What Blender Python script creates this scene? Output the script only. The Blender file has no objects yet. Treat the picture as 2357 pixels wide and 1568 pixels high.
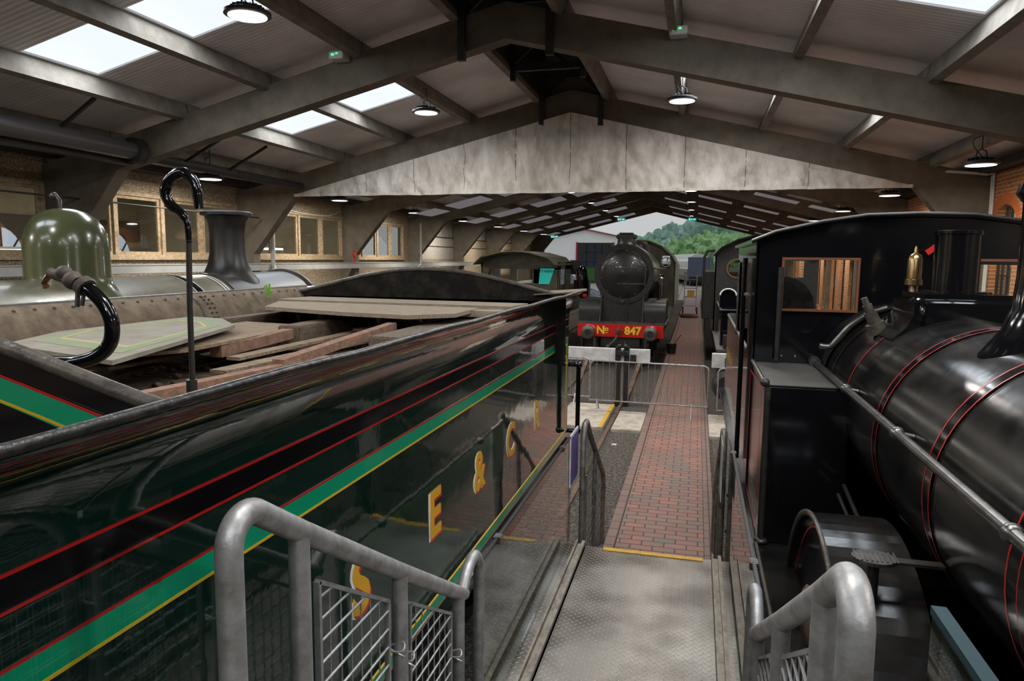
import bpy, bmesh, math, random
from mathutils import Vector, Matrix, noise
random.seed(7)
C = bpy.data.collections.new('scene'); bpy.context.scene.collection.children.link(C)
S = bpy.context.scene
R = math.radians
ORD = ['first', 'second', 'third', 'fourth', 'fifth', 'sixth', 'seventh', 'eighth', 'ninth', 'tenth', 'eleventh', 'twelfth', 'thirteenth', 'fourteenth', 'fifteenth']
# ---------------------------------------------------------------- camera, world, exposure
cd = bpy.data.cameras.new('camera'); cam = bpy.data.objects.new('camera', cd); C.objects.link(cam)
F, YAW, PIT, ROL = 1616.52, .25579, .1168, .0093856
cd.sensor_width = 36; cd.lens = 36 * F / 2357; cd.clip_start = .02; cd.clip_end = 500
fw = Vector((-math.sin(YAW) * math.cos(PIT), math.cos(YAW) * math.cos(PIT), -math.sin(PIT)))
r0 = Vector((math.cos(YAW), math.sin(YAW), 0)); u0 = r0.cross(fw)
rr = math.cos(ROL) * r0 + math.sin(ROL) * u0; uu = -math.sin(ROL) * r0 + math.cos(ROL) * u0
m = Matrix((rr, uu, -fw)).transposed().to_4x4(); m.translation = (0, 0, 3.1); cam.matrix_world = m
S.camera = cam
W = bpy.data.worlds.new('overcast_sky'); S.world = W; W.use_nodes = True
wn = W.node_tree; bgn = wn.nodes['Background']; bgn.inputs[1].default_value = .9
tc = wn.nodes.new('ShaderNodeTexCoord'); sp = wn.nodes.new('ShaderNodeSeparateXYZ'); wr = wn.nodes.new('ShaderNodeValToRGB')
wn.links.new(tc.outputs['Generated'], sp.inputs[0]); wn.links.new(sp.outputs[2], wr.inputs[0]); wn.links.new(wr.outputs[0], bgn.inputs[0])
wr.color_ramp.elements[0].color = (.56, .57, .57, 1); wr.color_ramp.elements[1].color = (.66, .72, .8, 1)
S.view_settings.view_transform = 'Standard'; S.view_settings.look = 'None'
S.view_settings.exposure = 0.12; S.view_settings.gamma = 1; S.view_settings.use_curve_mapping = False
LAMP_E = 3.0; SKY_E = .9; LAMP_W = 85.0; SKY_W = 55.0

# ---------------------------------------------------------------- materials
def nt(name):
    m = bpy.data.materials.new(name); m.use_nodes = True
    n = m.node_tree.nodes; l = m.node_tree.links
    return m, n, l, n['Principled BSDF']
def M(name, col, rough=.5, metal=0, col2=None, ns=6, bump=0, bs=40, coat=0, thr=(.35, .65), stretch=None, spec=None, rvar=0, bdist=.01, detail=6):
    m, n, l, b = nt(name)
    b.inputs['Base Color'].default_value = (*col, 1); b.inputs['Roughness'].default_value = rough; b.inputs['Metallic'].default_value = metal
    if coat: b.inputs['Coat Weight'].default_value = coat; b.inputs['Coat Roughness'].default_value = .04
    if spec is not None: b.inputs['Specular IOR Level'].default_value = spec
    if col2 or bump or rvar:
        t = n.new('ShaderNodeTexCoord'); mp = n.new('ShaderNodeMapping'); l.new(t.outputs['Object'], mp.inputs[0])
        if stretch: mp.inputs['Scale'].default_value = stretch
    if col2 or rvar:
        z = n.new('ShaderNodeTexNoise'); z.inputs['Scale'].default_value = ns; z.inputs['Detail'].default_value = detail; z.inputs['Roughness'].default_value = .65
        l.new(mp.outputs[0], z.inputs['Vector'])
        r = n.new('ShaderNodeValToRGB'); r.color_ramp.elements[0].position = thr[0]; r.color_ramp.elements[1].position = thr[1]
        r.color_ramp.elements[0].color = (*col, 1); r.color_ramp.elements[1].color = (*(col2 or col), 1)
        l.new(z.outputs[0], r.inputs[0])
        if col2: l.new(r.outputs[0], b.inputs['Base Color'])
        if rvar:
            q = n.new('ShaderNodeMapRange'); l.new(z.outputs[0], q.inputs[0]); q.inputs[1].default_value = .3; q.inputs[2].default_value = .7
            q.inputs[3].default_value = rough; q.inputs[4].default_value = rough + rvar; l.new(q.outputs[0], b.inputs['Roughness'])
    if bump:
        z2 = n.new('ShaderNodeTexNoise'); z2.inputs['Scale'].default_value = bs; z2.inputs['Detail'].default_value = 4
        l.new(mp.outputs[0], z2.inputs['Vector'])
        bp = n.new('ShaderNodeBump'); bp.inputs['Strength'].default_value = bump; bp.inputs['Distance'].default_value = bdist
        l.new(z2.outputs[0], bp.inputs['Height']); l.new(bp.outputs[0], b.inputs['Normal'])
        if coat: l.new(bp.outputs[0], b.inputs['Coat Normal'])
    return m
def ME(name, col, e):
    m, n, l, b = nt(name); b.inputs['Base Color'].default_value = (*[c * .5 for c in col], 1)
    b.inputs['Emission Color'].default_value = (*col, 1); b.inputs['Emission Strength'].default_value = e
    return m
def MG(name, tint=(1, 1, 1), ior=1.5, rough=0.0):
    m = bpy.data.materials.new(name); m.use_nodes = True; n = m.node_tree.nodes; l = m.node_tree.links
    n.clear(); o = n.new('ShaderNodeOutputMaterial'); x = n.new('ShaderNodeMixShader'); f = n.new('ShaderNodeFresnel'); gm = n.new('ShaderNodeNewGeometry'); mr = n.new('ShaderNodeMapRange'); l.new(gm.outputs['Backfacing'], mr.inputs[0])
    mr.inputs[3].default_value = ior; mr.inputs[4].default_value = 1 / ior; l.new(mr.outputs[0], f.inputs[0])
    t = n.new('ShaderNodeBsdfTransparent'); t.inputs[0].default_value = (*tint, 1); g = n.new('ShaderNodeBsdfGlossy'); g.inputs['Roughness'].default_value = rough
    l.new(f.outputs[0], x.inputs[0]); l.new(t.outputs[0], x.inputs[1]); l.new(g.outputs[0], x.inputs[2]); l.new(x.outputs[0], o.inputs[0])
    return m
def brickmat(name, c1, c2, mortar, bw, rh, ms, order=(0, 1), off=.5, rough=.8, bump=.5, var=None, vs=3):
    m, n, l, b = nt(name); t = n.new('ShaderNodeTexCoord'); s = n.new('ShaderNodeSeparateXYZ'); c = n.new('ShaderNodeCombineXYZ')
    l.new(t.outputs['Object'], s.inputs[0]); l.new(s.outputs[order[0]], c.inputs[0]); l.new(s.outputs[order[1]], c.inputs[1])
    k = n.new('ShaderNodeTexBrick'); l.new(c.outputs[0], k.inputs['Vector']); k.inputs['Scale'].default_value = 1; k.offset = off
    k.inputs['Color1'].default_value = (*c1, 1); k.inputs['Color2'].default_value = (*c2, 1); k.inputs['Mortar'].default_value = (*mortar, 1)
    k.inputs['Brick Width'].default_value = bw; k.inputs['Row Height'].default_value = rh; k.inputs['Mortar Size'].default_value = ms; k.inputs['Bias'].default_value = -.1
    out = k.outputs[0]
    if var:
        z = n.new('ShaderNodeTexNoise'); z.inputs['Scale'].default_value = vs; z.inputs['Detail'].default_value = 7; l.new(t.outputs['Object'], z.inputs['Vector'])
        r = n.new('ShaderNodeMapRange'); r.inputs[1].default_value = .4; r.inputs[2].default_value = .7; l.new(z.outputs[0], r.inputs[0])
        x = n.new('ShaderNodeMixRGB'); l.new(r.outputs[0], x.inputs[0]); l.new(out, x.inputs[1]); x.inputs[2].default_value = (*var, 1); out = x.outputs[0]
        q = n.new('ShaderNodeMixRGB'); q.inputs[2].default_value = (*mortar, 1); l.new(k.outputs['Fac'], q.inputs[0]); l.new(out, q.inputs[1]); out = q.outputs[0]
    l.new(out, b.inputs['Base Color']); b.inputs['Roughness'].default_value = rough
    bp = n.new('ShaderNodeBump'); bp.inputs['Strength'].default_value = bump; bp.inputs['Distance'].default_value = .006; bp.invert = True
    l.new(k.outputs['Fac'], bp.inputs['Height']); l.new(bp.outputs[0], b.inputs['Normal'])
    return m
def math_(n, l, op, a, b=None, c=None):
    x = n.new('ShaderNodeMath'); x.operation = op
    for i, v in enumerate((a, b, c)):
        if v is None: continue
        if isinstance(v, (int, float)): x.inputs[i].default_value = v
        else: l.new(v, x.inputs[i])
    return x.outputs[0]
def treadplate(name):
    m, n, l, b = nt(name); t = n.new('ShaderNodeTexCoord'); mp = n.new('ShaderNodeMapping'); mp.inputs['Rotation'].default_value = (0, 0, R(45)); mp.inputs['Scale'].default_value = (27, 27, 27)
    l.new(t.outputs['Object'], mp.inputs[0]); s = n.new('ShaderNodeSeparateXYZ'); l.new(mp.outputs[0], s.inputs[0])
    Q = lambda op, a, b_=None, c_=None: math_(n, l, op, a, b_, c_)
    u, v = s.outputs[0], s.outputs[1]
    par = Q('MODULO', Q('ABSOLUTE', Q('ADD', Q('FLOOR', u), Q('FLOOR', v))), 2)
    fu = Q('SUBTRACT', Q('FRACT', u), .5); fv = Q('SUBTRACT', Q('FRACT', v), .5)
    u2, v2 = Q('MULTIPLY', fu, fu), Q('MULTIPLY', fv, fv)
    d1 = Q('ADD', Q('MULTIPLY', u2, 4.5), Q('MULTIPLY', v2, 70)); d2 = Q('ADD', Q('MULTIPLY', v2, 4.5), Q('MULTIPLY', u2, 70))
    mx = n.new('ShaderNodeMix'); l.new(par, mx.inputs[0]); l.new(d1, mx.inputs[2]); l.new(d2, mx.inputs[3])
    h = Q('SUBTRACT', 1, mx.outputs[0]); hc = n.new('ShaderNodeClamp'); l.new(h, hc.inputs[0])
    z = n.new('ShaderNodeTexNoise'); z.inputs['Scale'].default_value = 2.2; z.inputs['Detail'].default_value = 8; l.new(t.outputs['Object'], z.inputs['Vector'])
    r = n.new('ShaderNodeValToRGB'); r.color_ramp.elements[0].position = .38; r.color_ramp.elements[1].position = .62
    r.color_ramp.elements[0].color = (.085, .065, .048, 1); r.color_ramp.elements[1].color = (.30, .27, .24, 1); l.new(z.outputs[0], r.inputs[0])
    x = n.new('ShaderNodeMixRGB'); l.new(Q('MULTIPLY', hc.outputs[0], .75), x.inputs[0]); l.new(r.outputs[0], x.inputs[1]); x.inputs[2].default_value = (.75, .72, .68, 1)
    l.new(x.outputs[0], b.inputs['Base Color']); b.inputs['Metallic'].default_value = .55; b.inputs['Roughness'].default_value = .38
    bp = n.new('ShaderNodeBump'); bp.inputs['Strength'].default_value = .9; bp.inputs['Distance'].default_value = .004
    l.new(hc.outputs[0], bp.inputs['Height']); l.new(bp.outputs[0], b.inputs['Normal'])
    return m
def ribmat(name, col, col2, axis, freq, strength=.5, dist=.01, rough=.6, trans=False):
    m, n, l, b = nt(name); t = n.new('ShaderNodeTexCoord'); s = n.new('ShaderNodeSeparateXYZ'); l.new(t.outputs['Object'], s.inputs[0])
    v = math_(n, l, 'SINE', math_(n, l, 'MULTIPLY', s.outputs[axis], freq * 6.2832))
    bp = n.new('ShaderNodeBump'); bp.inputs['Strength'].default_value = strength; bp.inputs['Distance'].default_value = dist
    l.new(v, bp.inputs['Height']); l.new(bp.outputs[0], b.inputs['Normal'])
    z = n.new('ShaderNodeTexNoise'); z.inputs['Scale'].default_value = 1.2; z.inputs['Detail'].default_value = 6; l.new(t.outputs['Object'], z.inputs['Vector'])
    r = n.new('ShaderNodeValToRGB'); r.color_ramp.elements[0].position = .35; r.color_ramp.elements[1].position = .68
    r.color_ramp.elements[0].color = (*col, 1); r.color_ramp.elements[1].color = (*col2, 1); l.new(z.outputs[0], r.inputs[0]); l.new(r.outputs[0], b.inputs['Base Color'])
    b.inputs['Roughness'].default_value = rough
    return m
concrete = M('weathered_concrete', (.20, .17, .13), .85, col2=(.10, .083, .063), ns=2.2, bump=.35, bs=30, thr=(.3, .75))
purlinm = M('pale_concrete', (.25, .225, .19), .85, col2=(.15, .13, .105), ns=3, bump=.3, bs=40)
pebble = M('pebbledash', (.62, .50, .34), .9, col2=(.12, .09, .06), ns=38, bump=1, bs=60, thr=(.35, .62), bdist=.03)
pebwhite = M('pale_blockwork', (.52, .49, .45), .9, col2=(.28, .25, .21), ns=30, bump=.8, bs=60, bdist=.02)
roofm = ribmat('ribbed_lining_sheet', (.84, .81, .83), (.66, .63, .645), 1, 10, .5, .012, .55)
corrug = ribmat('corrugated_sheet', (.52, .50, .47), (.33, .30, .27), 1, 6, 1, .03, .5)
darksteel = M('dark_sooty_steel', (.018, .017, .016), .6, col2=(.035, .03, .025), ns=8)
ventm = M('sooty_vent_lining', (.02, .018, .016), .8, col2=(.01, .009, .008), ns=3)
clothm = M('off_white_tarpaulin', (.76, .70, .63), .7, col2=(.40, .355, .30), ns=2.4, bump=.5, bs=9, thr=(.38, .72), stretch=(1.3, 1, .5), bdist=.03)
timberframe = M('painted_timber', (.50, .40, .27), .7, col2=(.30, .21, .12), ns=12, stretch=(1, 1, 1))
trunkm = M('grey_trunking', (.40, .41, .40), .45, col2=(.33, .33, .32), ns=2)
glassm = MG('clear_glass', (.93, .96, .95), 1.45)
dirtyglass = MG('dirty_window_glass', (.72, .74, .72), 1.5, .02)
balglass = MG('balustrade_glass', (.90, .95, .94), 1.5)
skym = ME('translucent_roof_sheet', (.86, .93, 1.0), SKY_E)
lampe = ME('lamp_diffuser', (1, .97, .93), LAMP_E)
lampb = M('lamp_housing', (.05, .05, .05), .5, .4)
galv = M('galvanised_steel', (.42, .42, .43), .42, .6, col2=(.22, .205, .19), ns=14, bump=.15, bs=60, thr=(.35, .7), rvar=.15)
galvd = M('worn_galvanised_steel', (.28, .27, .25), .5, .6, col2=(.12, .10, .08), ns=10, thr=(.4, .65))
black = M('black_gloss_paint', (.004, .004, .005), .10, bump=.05, bs=5)
blackd = M('dusty_black_paint', (.006, .0055, .0055), .13, col2=(.022, .020, .018), ns=3.0, coat=0, bump=.12, bs=7, thr=(.38, .8), rvar=.10, spec=.42)
blackm = M('satin_black_metal', (.010, .010, .010), .4, col2=(.028, .024, .02), ns=14)
grimy = M('grimy_dark_iron', (.030, .026, .022), .6, col2=(.09, .07, .05), ns=14, bump=.4, bs=40)
tgreen = M('dark_green_gloss_paint', (.0025, .016, .011), .06, coat=1, bump=.10, bs=4.5, bdist=.012)
bandg = M('emerald_lining_paint', (.0, .27, .13), .2, coat=.5, bump=.1, bs=4.5, bdist=.012)
liney = M('yellow_lining_paint', (.62, .38, .01), .3)
linered = M('red_lining_paint', (.42, .01, .008), .3)
olive = M('olive_green_paint', (.045, .054, .022), .22, coat=.2, col2=(.07, .075, .035), ns=3)
olived = M('dusty_olive_paint', (.060, .064, .036), .36, coat=.1, col2=(.13, .115, .08), ns=4)
sootm = M('smokebox_grey_black', (.010, .010, .0105), .38, col2=(.026, .023, .02), ns=5)
dustm = M('dusty_brown_plate', (.20, .15, .10), .8, col2=(.10, .07, .045), ns=9, bump=.5, bs=30)
dustb = M('dusty_coping_edge', (.025, .022, .020), .45, col2=(.085, .07, .055), ns=12, bump=.6, bs=25)
rust = M('rusty_steel', (.27, .135, .085), .85, col2=(.13, .08, .055), ns=18, bump=.6, bs=60)
woodp = M('old_dusty_planks', (.30, .215, .14), .85, col2=(.13, .09, .055), ns=6, bump=.5, bs=30, stretch=(1, 8, 8))
woodg = M('grey_dusty_planks', (.31, .25, .18), .85, col2=(.18, .14, .10), ns=9, bump=.5, bs=30, stretch=(1, 8, 8))
woodd = M('dark_timber', (.07, .05, .035), .85, col2=(.15, .11, .07), ns=10, bump=.6, bs=30, stretch=(6, 1, 6))
ashm = M('dusty_tender_floor', (.12, .075, .045), .95, col2=(.04, .028, .02), ns=6, bump=1, bs=20, bdist=.03)
gold = M('gold_leaf_letter', (.62, .33, .02), .35, .1)
redp = M('signal_red_paint', (.55, .008, .006), .3, coat=.4)
whitep = M('white_paint', (.72, .72, .70), .5, col2=(.5, .48, .45), ns=7)
yellowp = M('yellow_edge_paint', (.72, .42, .01), .5, col2=(.5, .28, .02), ns=20)
slabm = M('pale_concrete_slab', (.52, .46, .38), .9, col2=(.32, .27, .22), ns=5, bump=.4, bs=25)
groundm = M('dark_ballast', (.06, .048, .038), .95, col2=(.26, .22, .18), ns=22, bump=1, bs=34, thr=(.46, .68), bdist=.06, detail=10)
yardm = M('yard_ground', (.24, .22, .19), .9, col2=(.40, .38, .33), ns=1.5, bump=.5, bs=6)
pathm = brickmat('red_brick_paving', (.34, .13, .088), (.19, .095, .07), (.035, .028, .023), .235, .125, .008, rough=.55, var=(.17, .125, .10), vs=3.0)
pathb = brickmat('brown_border_paving', (.17, .105, .082), (.22, .13, .10), (.04, .03, .024), .235, .125, .008, order=(1, 0), rough=.6, off=0)
wallbrick = brickmat('orange_wall_brick', (.50, .15, .035), (.36, .10, .03), (.45, .36, .24), .235, .08, .010, order=(1, 2), rough=.85)
wallbrickx = brickmat('orange_gable_brick', (.50, .15, .035), (.36, .10, .03), (.45, .36, .24), .235, .08, .010, order=(0, 2), rough=.85)
tread = treadplate('worn_tread_plate')
channelm = M('dirty_steel_channel', (.34, .30, .25), .5, .4, col2=(.17, .14, .11), ns=12)
railm = M('rail_steel', (.20, .14, .10), .55, .5, col2=(.10, .06, .04), ns=10)
orangef = M('orange_brown_frame', (.17, .052, .018), .4, coat=.3)
brass = M('aged_brass', (.50, .32, .13), .25, .9, col2=(.22, .17, .12), ns=10)
steelm = M('dull_polished_steel', (.22, .21, .20), .3, .85, col2=(.12, .11, .10), ns=16)
teal = ME('teal_lit_panel', (.02, .42, .36), .5)
greenled = ME('green_led', (.05, 1, .25), 1.6)
pinkw = M('white_fitting', (.6, .6, .57), .5)
leafm = M('leaf_green', (.34, .56, .22), .7, col2=(.14, .30, .12), ns=1.4, bump=1, bs=3, bdist=.3, thr=(.35, .62))
leafm2 = M('leaf_hazed_blue_green', (.34, .50, .40), .8, col2=(.18, .32, .26), ns=1.2, bump=1, bs=2.5, bdist=.3)  # bluish distance haze mixed into the leaf colour of the far crowns
coalm = M('coal', (.05, .06, .08), .4, col2=(.26, .30, .36), ns=5, bump=1, bs=6, bdist=.2, thr=(.5, .66))
creamp = M('cream_coach_paint', (.85, .82, .68), .4)
greyglass = M('dark_coach_glass', (.05, .06, .07), .1)
redtrim = M('crimson_trim', (.32, .01, .05), .5)
claddingm = ribmat('white_cladding', (.92, .92, .90), (.88, .88, .86), 0, 3, .2)
bluem = M('blue_racking', (.02, .09, .26), .5)
beigem = M('beige_panelling', (.42, .35, .24), .8, col2=(.3, .24, .16), ns=1)
darkroom = M('dark_workshop_wall', (.07, .065, .06), .9, col2=(.11, .09, .07), ns=.6)
purple = M('purple_sign', (.10, .06, .22), .4)
# ---------------------------------------------------------------- mesh builder
class MB:
    def __init__(s): s.bm = bmesh.new(); s.sm = False
    def _v(s, ret): return [v for v in ret['verts']]
    def box(s, x0, x1, y0, y1, z0, z1, bev=0, rot=None, piv=None):
        r = bmesh.ops.create_cube(s.bm, size=1); vs = r['verts']
        for v in vs: v.co = Vector(((x0 + x1) / 2 + v.co.x * (x1 - x0), (y0 + y1) / 2 + v.co.y * (y1 - y0), (z0 + z1) / 2 + v.co.z * (z1 - z0)))
        if bev:
            es = list({e for v in vs for e in v.link_edges}); rb = bmesh.ops.bevel(s.bm, geom=es, offset=bev, segments=3, affect='EDGES', clamp_overlap=True); vs = list({v for f in rb['faces'] for v in f.verts} | {v for v in vs if v.is_valid})
        if rot is not None:
            bmesh.ops.rotate(s.bm, verts=[v for v in vs if v.is_valid], cent=piv or ((x0 + x1) / 2, (y0 + y1) / 2, (z0 + z1) / 2), matrix=rot)
        return s
    def bar(s, a, b, w, h, up=(0, 0, 1)):
        a = Vector(a); b = Vector(b); d = (b - a); L = d.length; d.normalize(); up = Vector(up)
        if abs(d.dot(up)) > .98: up = Vector((0, 1, 0))
        x = d.cross(up).normalized(); z = x.cross(d)
        r = bmesh.ops.create_cube(s.bm, size=1)
        for v in r['verts']: v.co = a + d * (v.co.y + .5) * L + x * v.co.x * w + z * v.co.z * h
        return s
    def cyl(s, a, b, r, r2=None, seg=20, caps=True):
        a = Vector(a); b = Vector(b); d = b - a; L = d.length
        if L < 1e-6: return s
        q = Vector((0, 0, 1)).rotation_difference(d.normalized()).to_matrix().to_4x4(); q.translation = (a + b) / 2
        bmesh.ops.create_cone(s.bm, cap_ends=caps, segments=seg, radius1=r, radius2=r if r2 is None else r2, depth=L, matrix=q); s.sm = True
        return s
    def tube(s, pts, r, seg=12, caps=True, smooth=0):
        pts = [Vector(p) for p in pts]
        if smooth:
            o = []
            n = len(pts)
            for i in range(n - 1):
                p0, p1, p2, p3 = pts[max(i - 1, 0)], pts[i], pts[i + 1], pts[min(i + 2, n - 1)]
                for k in range(smooth):
                    t = k / smooth; o.append(.5 * ((2 * p1) + (p2 - p0) * t + (2 * p0 - 5 * p1 + 4 * p2 - p3) * t * t + (3 * p1 - p0 - 3 * p2 + p3) * t ** 3))
            o.append(pts[-1]); pts = o
        n = len(pts); rs = r if isinstance(r, (list, tuple)) else [r] * n
        if len(rs) != n: rs = [rs[min(len(rs) - 1, int(i / (n - 1) * (len(rs) - 1) + .5))] for i in range(n)]
        d = (pts[1] - pts[0]).normalized(); x = d.orthogonal().normalized(); rings = []
        for i, p in enumerate(pts):
            if i == 0: t = pts[1] - pts[0]
            elif i == n - 1: t = pts[-1] - pts[-2]
            else: t = (pts[i + 1] - p).normalized() + (p - pts[i - 1]).normalized()
            t.normalize(); x = (x - t * x.dot(t)).normalized(); y = t.cross(x)
            rings.append([s.bm.verts.new(p + (x * math.cos(2 * math.pi * k / seg) + y * math.sin(2 * math.pi * k / seg)) * rs[i]) for k in range(seg)])
        for a, b in zip(rings, rings[1:]):
            for k in range(seg): s.bm.faces.new((a[k], a[(k + 1) % seg], b[(k + 1) % seg], b[k]))
        if caps: s.bm.faces.new(rings[0][::-1]); s.bm.faces.new(rings[-1])
        s.sm = True; return s
    def lathe(s, prof, o=(0, 0, 0), ax=(0, 0, 1), seg=36, caps=True):
        o = Vector(o); q = Vector((0, 0, 1)).rotation_difference(Vector(ax).normalized()).to_matrix(); rings = []
        for r, h in prof: rings.append([s.bm.verts.new(o + q @ Vector((r * math.cos(2 * math.pi * k / seg), r * math.sin(2 * math.pi * k / seg), h))) for k in range(seg)])
        for a, b in zip(rings, rings[1:]):
            for k in range(seg): s.bm.faces.new((a[k], a[(k + 1) % seg], b[(k + 1) % seg], b[k]))
        if caps:
            if prof[0][0] > 1e-4: s.bm.faces.new(rings[0][::-1])
            if prof[-1][0] > 1e-4: s.bm.faces.new(rings[-1])
        s.sm = True; return s
    def prism(s, poly, axis, a, b):
        """poly 2d in the two other axes; axis 0: (y,z), 1: (x,z), 2: (x,y)"""
        def P(p, t): return Vector((t, p[0], p[1])) if axis == 0 else Vector((p[0], t, p[1])) if axis == 1 else Vector((p[0], p[1], t))
        A = [s.bm.verts.new(P(p, a)) for p in poly]; B = [s.bm.verts.new(P(p, b)) for p in poly]; n = len(poly)
        s.bm.faces.new(A); s.bm.faces.new(B[::-1])
        for i in range(n): s.bm.faces.new((A[i], B[i], B[(i + 1) % n], A[(i + 1) % n]))
        return s
    def frame(s, axis, a, b, x0, x1, z0, z1, w):
        """rectangular ring"""
        for (u0, u1, v0, v1) in ((x0, x1, z0, z0 + w), (x0, x1, z1 - w, z1), (x0, x0 + w, z0 + w, z1 - w), (x1 - w, x1, z0 + w, z1 - w)):
            s.prism([(u0, v0), (u1, v0), (u1, v1), (u0, v1)], axis, a, b)
        return s
    def ball(s, c, r, sub=3, sc=(1, 1, 1), disp=0, fs=1):
        q = bmesh.ops.create_icosphere(s.bm, subdivisions=sub, radius=1); c = Vector(c)
        for v in q['verts']:
            d = v.co.copy(); k = 1 + (disp * (noise.fractal(d * fs + c, 1, 2, 4)) if disp else 0)
            v.co = c + Vector((d.x * sc[0], d.y * sc[1], d.z * sc[2])) * r * k
        s.sm = True; return s
    def grid(s, fn, nu, nv, thick=0, closed=False):
        V = [[s.bm.verts.new(fn(i / nu, j / nv)) for j in range(nv + 1)] for i in range(nu + 1)]
        fs = [s.bm.faces.new((V[i][j], V[i + 1][j], V[i + 1][j + 1], V[i][j + 1])) for i in range(nu) for j in range(nv)]
        if thick:
            bmesh.ops.recalc_face_normals(s.bm, faces=fs); bmesh.ops.solidify(s.bm, geom=fs, thickness=thick)
        s.sm = True; return s
    def build(s, name, mt, parent=None, **tags):
        bm = s.bm; bmesh.ops.recalc_face_normals(bm, faces=bm.faces)
        top = parent
        while top is not None and top.parent is not None: top = top.parent
        if top is not None:
            bmesh.ops.transform(bm, matrix=ROOTM.get(top.name, Matrix()).inverted(), verts=bm.verts)
        me = bpy.data.meshes.new(name); bm.to_mesh(me); bm.free()
        if s.sm:
            for p in me.polygons: p.use_smooth = True
        me.materials.append(mt); o = bpy.data.objects.new(name, me); C.objects.link(o)
        if s.sm:
            try: me.set_sharp_from_angle(angle=R(38))
            except Exception: pass
        if parent is not None: o.parent = parent
        tag(o, **tags); return o
ROOTM = {}
def tag(o, label=None, cat=None, group=None, kind=None):
    if label: o['label'] = label
    if cat: o['category'] = cat
    if group: o['group'] = group
    if kind: o['kind'] = kind
    return o
def thing(name, label, cat, loc=(0, 0, 0), group=None, rz=0, kind=None):
    o = bpy.data.objects.new(name, None); o.empty_display_size = .1; C.objects.link(o); o.location = loc; o.rotation_euler = (0, 0, rz)
    ROOTM[o.name] = Matrix.Translation(loc) @ Matrix.Rotation(rz, 4, 'Z')
    return tag(o, label, cat, group, kind)
def dup(root, loc, rz=0, label=None, group=None):
    def cp(o, par):
        c = o.copy(); C.objects.link(c)
        if par is not None: c.parent = par
        for ch in [x for x in C.objects if x.parent is o]: cp(ch, c)
        return c
    r = cp(root, None); r.location = loc; r.rotation_euler = (0, 0, rz)
    if label: r['label'] = label
    if group: r['group'] = group
    return r
def st(name, mb, mt, label=None):
    return mb.build(name, mt, None, kind='structure', label=label)
def textmesh(s, size, depth, X, Y, org, off=0, shear=0, align='CENTER'):
    """letter mesh: X = reading direction, Y = up, org = centre"""
    cu = bpy.data.curves.new('t', 'FONT'); cu.body = s; cu.size = size; cu.extrude = depth; cu.offset = off; cu.align_x = align; cu.align_y = 'CENTER'; cu.resolution_u = 4
    o = bpy.data.objects.new('t', cu); C.objects.link(o); dg = bpy.context.evaluated_depsgraph_get(); me = bpy.data.meshes.new_from_object(o.evaluated_get(dg))
    X = Vector(X); Y = Vector(Y); Z = X.cross(Y); mm = Matrix((X, Y, Z)).transposed().to_4x4(); mm.translation = org
    b = MB(); b.bm.from_mesh(me); bmesh.ops.transform(b.bm, matrix=mm, verts=b.bm.verts)
    C.objects.unlink(o); bpy.data.objects.remove(o); bpy.data.curves.remove(cu); bpy.data.meshes.remove(me)
    return b
# ---------------------------------------------------------------- the shed
XR = -3.075; SL = .246; ZA = 6.567; TOP = ZA + .56; ROOF = TOP + .25
FY = [5.36 + 6 * i for i in range(9)]; YB = -14.0          # portal frame positions
zs = lambda x, z0=ROOF: z0 - SL * abs(x - XR)
YE = 54.2
st('floor', MB().box(-13, 8, -40, 56, -.3, 0), groundm, 'dark ballast and dirt floor of the engine shed')
st('yard_ground', MB().box(-60, 60, 56, 260, -.35, -.03), yardm, 'pale open yard beyond the shed end')
# brick path
st('brick_path', MB().box(-.74, .18, 6.4, 62, -.05, .045), pathm, 'red brick walkway between the tracks')
st('path_border', MB().box(-.86, -.745, 6.4, 62, -.05, .046), pathb, 'brown brick edging along the left side of the walkway')
st('path_border', MB().box(.185, .30, 6.4, 62, -.05, .046), pathb, 'brown brick edging along the right side of the walkway')
# portal frames
for i, y in enumerate(FY):
    o = []
    L = [(-9.38, 0), (-8.87, 0), (-8.87, 3.15), (-7.576, 4.704), (0, ZA), (7.576, 4.704), (8.87, 3.15), (8.87, 0), (9.1, 0), (9.1, zs(9.1 + XR, TOP)), (0, TOP), (-9.38, zs(-9.38 + XR, TOP))]
    b = MB(); b.prism([(XR + px, pz) for px, pz in L], 1, y - .15, y + .15)
    fr = st('portal_frame', b, concrete, 'concrete portal frame spanning the shed, number %d from the camera end' % i)
    if i in (1, 2):
        b = MB()
        for sx in (-.72, .72): b.box(XR + sx - .06, XR + sx + .06, y - .26, y - .16, ZA - .32, ZA + 1.6)
        b.build('steel_strap', darksteel, fr)
# purlins
PX = [-9.05, -7.42, -5.62, -3.93, -2.2, -.5, 1.29, 2.95, 4.75]
PX = [XR + s * d for d in (.86, 2.62, 4.40, 6.16, 7.9) for s in (-1, 1)]
for x in PX:
    for a, c in zip(FY, FY[1:]):
        if a > 18: continue
        b = MB(); t = .246 * (-1 if x > XR else 1); z = zs(x, TOP)
        rot = Matrix.Rotation(math.atan(SL) * (1 if x > XR else -1), 3, 'Y')
        b.box(x - .065, x + .065, a + .02, c - .02, z - .06, z + .24, rot=rot)
        st('roof_purlin', b, purlinm)
for x in PX:
    b = MB(); z = zs(x, TOP); b.box(x - .065, x + .065, 23.4, 54, z - .06, z + .24); st('roof_purlin', b, purlinm)
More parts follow.
